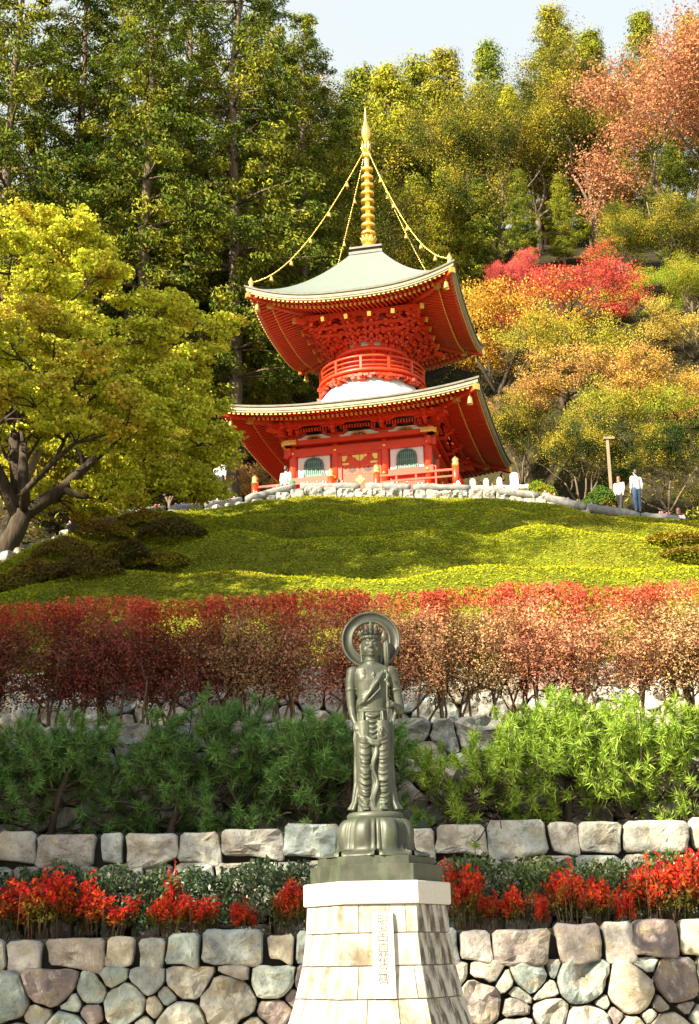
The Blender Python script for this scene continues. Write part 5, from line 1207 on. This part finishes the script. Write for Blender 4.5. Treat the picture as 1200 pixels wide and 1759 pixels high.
# ------------------------------------------------------------------ low pines on the terrace
def pine_mesh(seed, tall=1.42):
    rng = random.Random(seed); nr = np.random.default_rng(seed); mb = MB(); tips = []
    pts = [Vector((0, 0, -.15))]; d = Vector((rng.gauss(0, .2), -.05, 1))
    for i in range(5): d = (d + Vector((rng.gauss(0, .4), rng.gauss(0, .15), .12))).normalized(); pts.append(pts[-1] + d * tall * .2)
    mb.tube(pts, [.075, .065, .055, .045, .035, .025], 8)
    for i in range(1, 6):
        for k in range(6 if i > 1 else 4):
            a = rng.uniform(0, 2 * PI); L = (.95, .98, .98, .86, .62)[i - 1] * rng.uniform(.6, 1.1); dd = Vector((cos(a), sin(a) * .7, rng.uniform(-.1, .35)))
            grow(mb, pts[i], dd, L * .62, .022, 2, rng, tips, .15, (2, 3), .75, .2, .007, 3, .22, 5)
    tips = [t for t in tips if rng.random() < (.95 if t[0].z > .72 else .45)]; V, F = [], []; o = 0
    for p, d in tips:
        n = 72; ax = np.array((d + Vector((0, -.15, .75))).normalized()); t = nr.uniform(-.10, .07, n)
        dirs = unit(nr.normal(size=(n, 3)) * .75 + ax * .75); b = np.array(p) + ax * t[:, None]; L = nr.uniform(.10, .175, (n, 1)); w = unit(np.cross(dirs, nr.normal(size=(n, 3)))) * .0085
        V.append(np.stack([b - w, b + w, b + dirs * L + (0, 0, -.012)], 1).reshape(-1, 3))
    V = np.concatenate(V); return mb.mesh('pine_trunk', M['bark']), mesh_np('pine_needles', V, np.arange(len(V)).reshape(-1, 3), M['pine'])
PM = [pine_mesh(s) for s in (3, 4, 5, 6)]
PL = ('at the left border', 'second in from the left border', 'above the squared pale block at left', 'with a rust coloured dead tuft near its middle', 'left of the statue, over the thick leaning stem', 'just left of the statue robe', 'just right of the statue robe', 'above the two large squared blocks', 'reaching lowest over the middle wall at right', 'third in from the right border', 'second in from the right border', 'at the right border', 'past the right border')
for i, x in enumerate(np.arange(-5.6, 6.3, .98)):
    a, b_ = PM[(i * 3 + i // 4) % 4]; sz = 1.0 + .06 * ((i * 5) % 3) + (.10 if x > 2 else 0)
    t = thing('pine_tree', f'low dense garden pine {PL[i]}', 'pine', (float(x) + .12 * ((i * 7) % 3 - 1), 21.62 + .1 * (i % 3), Z2 - .04), i * 2.2, 'low pines along the wall', (1.0, 1.0, sz)); link('trunk', a, t); link('foliage', b_, t, color=(.165, .245, .030) if x > .6 else (.072, .14, .034))  # lighter green stands in for sun at right, darker for shade at left

# ------------------------------------------------------------------ planting bed: glossy shrubs and red nandina
def shrub_mesh(seed, w=.52, H=.85):
    r = np.random.default_rng(seed); rg = random.Random(seed); mb = MB(); tips = []
    for k in range(7): grow(mb, (rg.uniform(-w * .6, w * .6), rg.uniform(-.15, .15), -.05), (rg.gauss(0, .4), rg.gauss(0, .4), 1), .34, .012, 2, rg, tips, .1, (2, 3), .8, 0, .004, 2, .2, 4)
    n = 2600; P = np.stack([r.uniform(-w, w, n), r.uniform(-.4, .4, n), r.uniform(.15, H, n)], 1); P[:, 2] += .06 * np.sin(P[:, 0] * 9 + seed); P[:, 1] += .05 * np.sin(P[:, 0] * 7 + P[:, 2] * 8)
    k = (np.abs(P[:, 1]) > .18) | (P[:, 2] > H - .25); P = P[k]; V, F = leaves(P, .075, .034, r, (0, 0, .6), 1)
    return mb.mesh('shrub_stems', M['twig']), mesh_np('shrub_foliage', V, F, M['shrub'])
SM = [shrub_mesh(s) for s in (1, 2, 3)]
SX = [-5.0 + i * .93 for i in range(12)]
SLB = ('at the left border', 'behind the largest red bush at left', 'right of the largest red bush', 'below the small high red sprig', 'right of the middle red bush', 'second in from the pedestal on the left', 'touching the pedestal on its left', 'touching the pedestal on its right', 'with bright glossy leaves, second right of the pedestal', 'behind the tall thin red bush', 'left of the big right hand red bush', 'at the right border')
for i, x in enumerate(SX):
    a, b_ = SM[i % 3]; t = thing('evergreen_shrub', f'glossy dark green shrub {SLB[i]}', 'shrub', (x, 20.15, Z1 - .04), PI * (i % 2) + .1 * i, 'evergreen shrubs in the planting bed', (1, .9, 1.0 + .06 * ((i * 5) % 3))); tag(link('stems', a, t), kind='stuff'); link('foliage', b_, t, color=(.035, .062, .020) if x < .5 else (.055, .085, .018))  # sun painted in: lighter green for the shrubs right of the pedestal
def nandina_mesh(seed, w=.42, H=.95):
    r = np.random.default_rng(seed); rg = random.Random(seed); mb = MB(); P = []
    for k in range(17):
        x, y = rg.uniform(-w * .75, w * .75), rg.uniform(-.2, .2); h = H * rg.uniform(.5, 1.0) * (1 - .35 * (x / w) ** 2); e = Vector((x * 1.5 + rg.gauss(0, .05), y * 1.5, h))
        mb.tube([(x, y, -.05), Vector((x, y, 0)).lerp(e, .6) + Vector((0, 0, .08)), e], [.0085, .007, .004], 4)
        for j in range(10):
            q = Vector((x, y, 0)).lerp(e, rg.uniform(.42, 1.0) ** .8); d = Vector((rg.gauss(0, 1), rg.gauss(0, 1), rg.uniform(-.2, .8))).normalized() * rg.uniform(.10, .20); mb.tube([q, q + d], [.004, .002], 3)
            for u in range(9): P.append(np.array(q + d * rg.uniform(.3, 1.1)) + r.normal(size=3) * .035)
    P = np.array(P); V, F = leaves(P, .080, .040, r, (0, 0, -.5), 1)
    return mb.mesh('nandina_stems', M['twig']), mesh_np('nandina_foliage', V, F, M['nandina'])
NM = [nandina_mesh(s) for s in (1, 2, 3)]
for i, (px, s, sz, yy_, lab) in enumerate(((18, 1.0, .85, 19.62, 'fiery red nandina bush cut by the left border'), (72, 1.15, .98, 19.6, 'tall fiery red nandina, main part of the largest red bush at left'), (122, 1.0, 1.05, 19.66, 'tallest red nandina crown at the right of the largest left bush'), (178, .95, .66, 19.5, 'low red nandina right of the largest left bush'), (300, .42, 1.12, 19.9, 'small high red nandina sprig above the dark shrubs'), (292, .62, .62, 19.5, 'low bright red nandina half of the middle bush at left'), (338, .75, .60, 19.55, 'low bright red nandina right half of the middle bush'), (420, .45, .55, 19.6, 'sparse small red nandina alone in the dark shrubs'), (505, .60, .85, 19.7, 'red nandina touching the left face of the pedestal'), (797, .85, 1.02, 19.6, 'red nandina with bare stems beside the right of the pedestal'), (852, .55, .56, 19.5, 'low red nandina right of the pedestal, left of a pair'), (882, .55, .66, 19.52, 'low red nandina right of the pedestal, right of a pair'), (928, .28, .55, 19.55, 'thin nearly bare nandina stem with few pink leaves'), (985, .72, .98, 19.55, 'tall thin red nandina in the middle of the right bed'), (1030, .62, .72, 19.5, 'low red nandina leaning right of the tall thin one'), (1072, .3, .58, 19.52, 'short bare stemmed nandina left of the big right bush'), (1120, 1.0, 1.02, 19.58, 'large pale red nandina with bare stems near the right border'), (1168, 1.0, 1.15, 19.6, 'largest red nandina bush by the right border'), (1215, .9, 1.1, 19.62, 'red nandina cut by the right border'))):
    a, b_ = NM[i % 3]; x = at(px, 1560, yy_).x; t = thing('nandina_bush', lab, 'bush', (x, yy_, Z1 - .04), i * 1.9, 'red nandina bushes in the planting bed', (s * .88, s * .75, sz * .92)); tag(link('stems', a, t), kind='stuff'); link('foliage', b_, t, color=(.085, .08, .014) if s > .5 else (.42, .05, .015))

# ------------------------------------------------------------------ posts, dolls, lamp post, round bush
fence = thing('stone_post_fence', 'row of white stone posts standing behind the coping right of the pagoda', 'fence')
for px, top, hh, w in ((741, 838, .9, .16), (786, 826, 1.0, .16), (811, 822, 1.1, .20), (834, 822, 1.0, .19), (857, 820, 1.0, .19), (882, 812, 1.3, .30), (694, 842, .8, .14)):
    p = at(px, top, 55.2); mb = MB(); mb.box((0, 0, -hh / 2), (w, w, hh)); mb.box((0, 0, -.005 + .04), (w * .85, w * .85, .08), taper=.55); mb.build('post', M['whitestone'], fence, (p.x, 55.2, p.z - .08))
mb = MB(); a, b_ = at(755, 838, 56.0), at(905, 832, 56.0); mb.bar((a.x, 56, a.z - .1), (b_.x, 56, b_.z - .1), .10, .14); mb.build('rail', M['whitestone'], fence)
for i in range(12):
    q = a.lerp(b_, i / 11); mb = MB(); mb.box((0, 0, 0), (.11, .11, .5)); mb.build('small_post', M['whitestone'], fence, (q.x, 56.1, q.z - .22))
d1, d2 = MB(), MB(); d1.lathe([(.03, 0), (.055, .02), (.06, .06), (.045, .10), (.015, .125)], 8); d2.blob((0, -.038, .075), (.032, .028, .03), 6, 5)
dm1, dm2 = d1.mesh('doll_body', simple('red_lacquer_doll', (.5, .03, .02), .4)), d2.mesh('doll_face', M['white']); rg = random.Random(2)
for a, b_ in COPING:
    for k in range(rg.randint(3, 8)):
        p = a.lerp(b_, rg.uniform(.06, .94)); t = thing('daruma_doll', 'tiny red and white round doll set on the long grey coping of the mound', 'doll', (p.x, p.y + rg.uniform(-.1, .05), p.z), rg.uniform(-.5, .5), 'tiny dolls along the coping'); link('body', dm1, t); link('face', dm2, t)
p = at(1047, 812, 58); t = thing('lamp_post', 'thin timber post with a short crossbar right of the pagoda', 'post', (p.x, 58, p.z - 1.2)); top = at(1047, 755, 58).z - p.z + 1.2
mb = MB(); mb.box((0, 0, top / 2), (.115, .115, top)); mb.build('post', M['wood'], t); mb = MB(); mb.box((.07, -.02, top + .05), (.46, .17, .10)); mb.build('crossbar', M['wood'], t)
for i, (px, py, Y, s_, lab) in enumerate(((45, 925, 46.5, 1.9, 'yellow green bush behind the parapet, left of the maple trunk'), (110, 890, 49, 1.8, 'yellow green bush behind the parapet, right of the maple trunk'), (185, 872, 51.5, 1.7, 'golden bush behind the parapet under the maple crown'))):
    q = at(px, py, Y); t = thing('leafy_bush', lab, 'bush', (q.x, Y, tz(q.x, Y) - .1), i * 2.0, None, (s_, s_ * .8, s_ * 1.3)); tag(link('stems', CL[i][0], t), kind='stuff'); link('foliage', CL[i][1], t, color=(.19, .19, .015))
p = at(922, 838, 57); t = thing('round_bush', 'bright green rounded bush right of the white posts', 'bush', (p.x, 57, p.z - .55), 0, None, (.85, .85, 1.25)); tag(link('stems', CL[0][0], t), kind='stuff'); link('foliage', CL[1][1], t, color=(.10, .17, .015))
p = at(1030, 850, 57.5); t = thing('round_bush', 'dark green bush left of the walking couple', 'bush', (p.x, 57.5, p.z - .55), 2, None, (1.0, .85, 1.3)); tag(link('stems', CL[0][0], t), kind='stuff'); link('foliage', CL[2][1], t, color=(.045, .085, .015))

# ------------------------------------------------------------------ people
def person(label, loc, rot, h=1.65, pose='stand', hair='hair', top='shirt', legs='trousers', sit=False, bag=None, longhair=False, reach=0.0):
    t = thing('person', label, 'person', loc, rot, None, h / 1.70)
    b, T, L = MB(), MB(), MB(); st = .22 if pose == 'walk' else 0.0
    hipz = .88 if not sit else .45
    b.tube([(0, .01, hipz - .02), (0, .012, hipz + .14), (0, .0, hipz + .34), (0, .01, hipz + .50), (0, .015, hipz + .56)], [.145, .125, .145, .145, .07], 14, sq=.68)
    b.tube([(0, .015, hipz + .54), (0, .0, hipz + .66)], [.055, .052], 10)
    hc = hipz + .735; b.blob((0, -.005, hc), (.078, .097, .115), 14, 10); b.blob((0, -.06, hc - .065), (.045, .04, .045), 8, 6); b.blob((0, -.105, hc - .015), (.013, .02, .02), 6, 5)
    for s in (-1, 1):
        b.blob((s * .078, .005, hc - .01), (.014, .022, .032), 6, 5); b.blob((s * .032, -.088, hc + .018), (.014, .010, .008), 6, 5)
        sh = Vector((s * .185, .015, hipz + .50)); sw = -.12 * s * (1 if pose == 'walk' else .15) - reach * (s > 0)
        el = sh + Vector((s * .045, sw * .8 + .02, -.27)); wr = el + Vector((-s * .01, sw - .06 - reach * .6 * (s > 0), -.23 + .22 * reach * (s > 0)))
        if sit: wr = el + Vector((-s * .05, -.22, -.08))
        b.tube([sh, el, wr], [.052, .041, .029], 9); T.tube([sh + Vector((-s * .04, 0, .02)), sh, sh.lerp(el, .55), el, el.lerp(wr, .75)], [.06, .075, .066, .058, .048], 10)
        d = (wr - el).normalized(); palm = wr + d * .05; b.tube([wr, palm, palm + d * .035], [.026, .036, .034], 8, sq=.6)
        for f in range(4): q = palm + d * .035 + Vector((0, (f - 1.5) * .017, 0)); b.tube([q, q + d * (.035, .042, .039, .03)[f], q + d * .06 + Vector((-s * .012, 0, 0))], [.010, .009, .007], 5)
        q = palm + Vector((0, -.032, 0)); b.tube([q, q + d * .02 + Vector((0, -.018, 0)), q + d * .05 + Vector((0, -.02, 0))], [.011, .010, .008], 5)
        hp = Vector((s * .085, .01, hipz))
        if sit: kn = hp + Vector((s * .04, -.42, .02)); an = kn + Vector((0, -.05, -.42))
        else: kn = hp + Vector((s * .01, -st * s * .8 - .02, -.42)); an = Vector((s * .09, -st * s * (1.3 if s < 0 else .9) + .01, .08))
        b.tube([hp, kn, an, an + Vector((0, -.01, -.03))], [.082, .056, .038, .036], 10); L.tube([hp + Vector((0, 0, .10)), hp, hp.lerp(kn, .6), kn, kn.lerp(an, .55), an + Vector((0, 0, .02))], [.10, .105, .085, .075, .066, .062], 10)
        b.tube([an + Vector((0, .03, -.055)), an + Vector((0, -.10, -.058)), an + Vector((0, -.16, -.065))], [.035, .035, .022], 8)
        S = MB(); S.tube([an + Vector((0, .05, -.05)), an + Vector((0, -.05, -.046)), an + Vector((0, -.15, -.056)), an + Vector((0, -.18, -.062))], [.040, .046, .042, .025], 9); S.build('shoe', M['shoe'], t)
    T.tube([(0, .01, hipz + .02), (0, .012, hipz + .16), (0, .0, hipz + .34), (0, .01, hipz + .49), (0, .015, hipz + .555)], [.172, .152, .168, .170, .085], 16, sq=.72)
    remesh(b, .0135, 'body', M['skin'], t, 1); remesh(T, .014, 'shirt', M[top], t, 2); remesh(L, .014, 'trousers', M[legs], t, 2)
    H_ = MB(); H_.blob((0, .018, hc + .028), (.092, .102, .108), 14, 9); H_.blob((0, .055, hc - .03), (.082, .065, .09), 10, 7)
    if longhair: H_.blob((0, .065, hc - .12), (.085, .05, .13), 10, 7)
    H_.build('hair', M[hair], t)
    if bag:
        g = MB(); bx = Vector((-.24, .10, hipz - .02)); g.loft([[tuple(bx + Vector((x * w, y * .07, z))) for x, y in ((-1, -1), (0, -1.25), (1, -1), (1, 1), (0, 1.25), (-1, 1))] for w, z in ((.20, -.16), (.22, -.08), (.215, .06), (.19, .14))]); bg_ = g.build('shoulder_bag', M['bag'], t)
        g = MB(); g.tube([bx + Vector((-.14, 0, .13)), bx + Vector((.02, -.05, .40)), (-.13, .01, hipz + .56), bx + Vector((.10, .02, .42)), bx + Vector((.15, 0, .13))], .014, 5); g.build('strap', M['bag'], bg_)
    return t
def feet(px, py_head, Y, h): w = at(px, py_head, Y); return (w.x, Y, w.z - h)
person('woman in white with a green shoulder bag standing before the left window', feet(491, 802, 54.4, 1.62), math.radians(155), 1.62, bag=True)
person('dark haired visitor behind the coping in front of the pagoda door', feet(580, 824, 55.0, 1.2), math.radians(200), 1.58, sit=True)
person('man in white shirt and black trousers under the left maple branches', feet(378, 788, 55.0, 1.70), math.radians(170), 1.70)
person('person in black striding at the left under the maple branches', feet(346, 792, 54.6, 1.66), math.radians(100), 1.66, pose='walk', top='trousers')
person('woman in a loose white top, left of the walking couple', feet(1062, 820, 55.6, 1.58), math.radians(150), 1.58, pose='walk', hair='hairbrown', longhair=True)
person('man in white shirt and blue jeans, right of the walking couple', feet(1090, 808, 55.2, 1.78), math.radians(205), 1.78, legs='jeans')
person('brown haired person in white sitting at the right end of the parapet', feet(1164, 872, 51.6, 1.25), math.radians(170), 1.6, hair='hairbrown', sit=True, longhair=True)
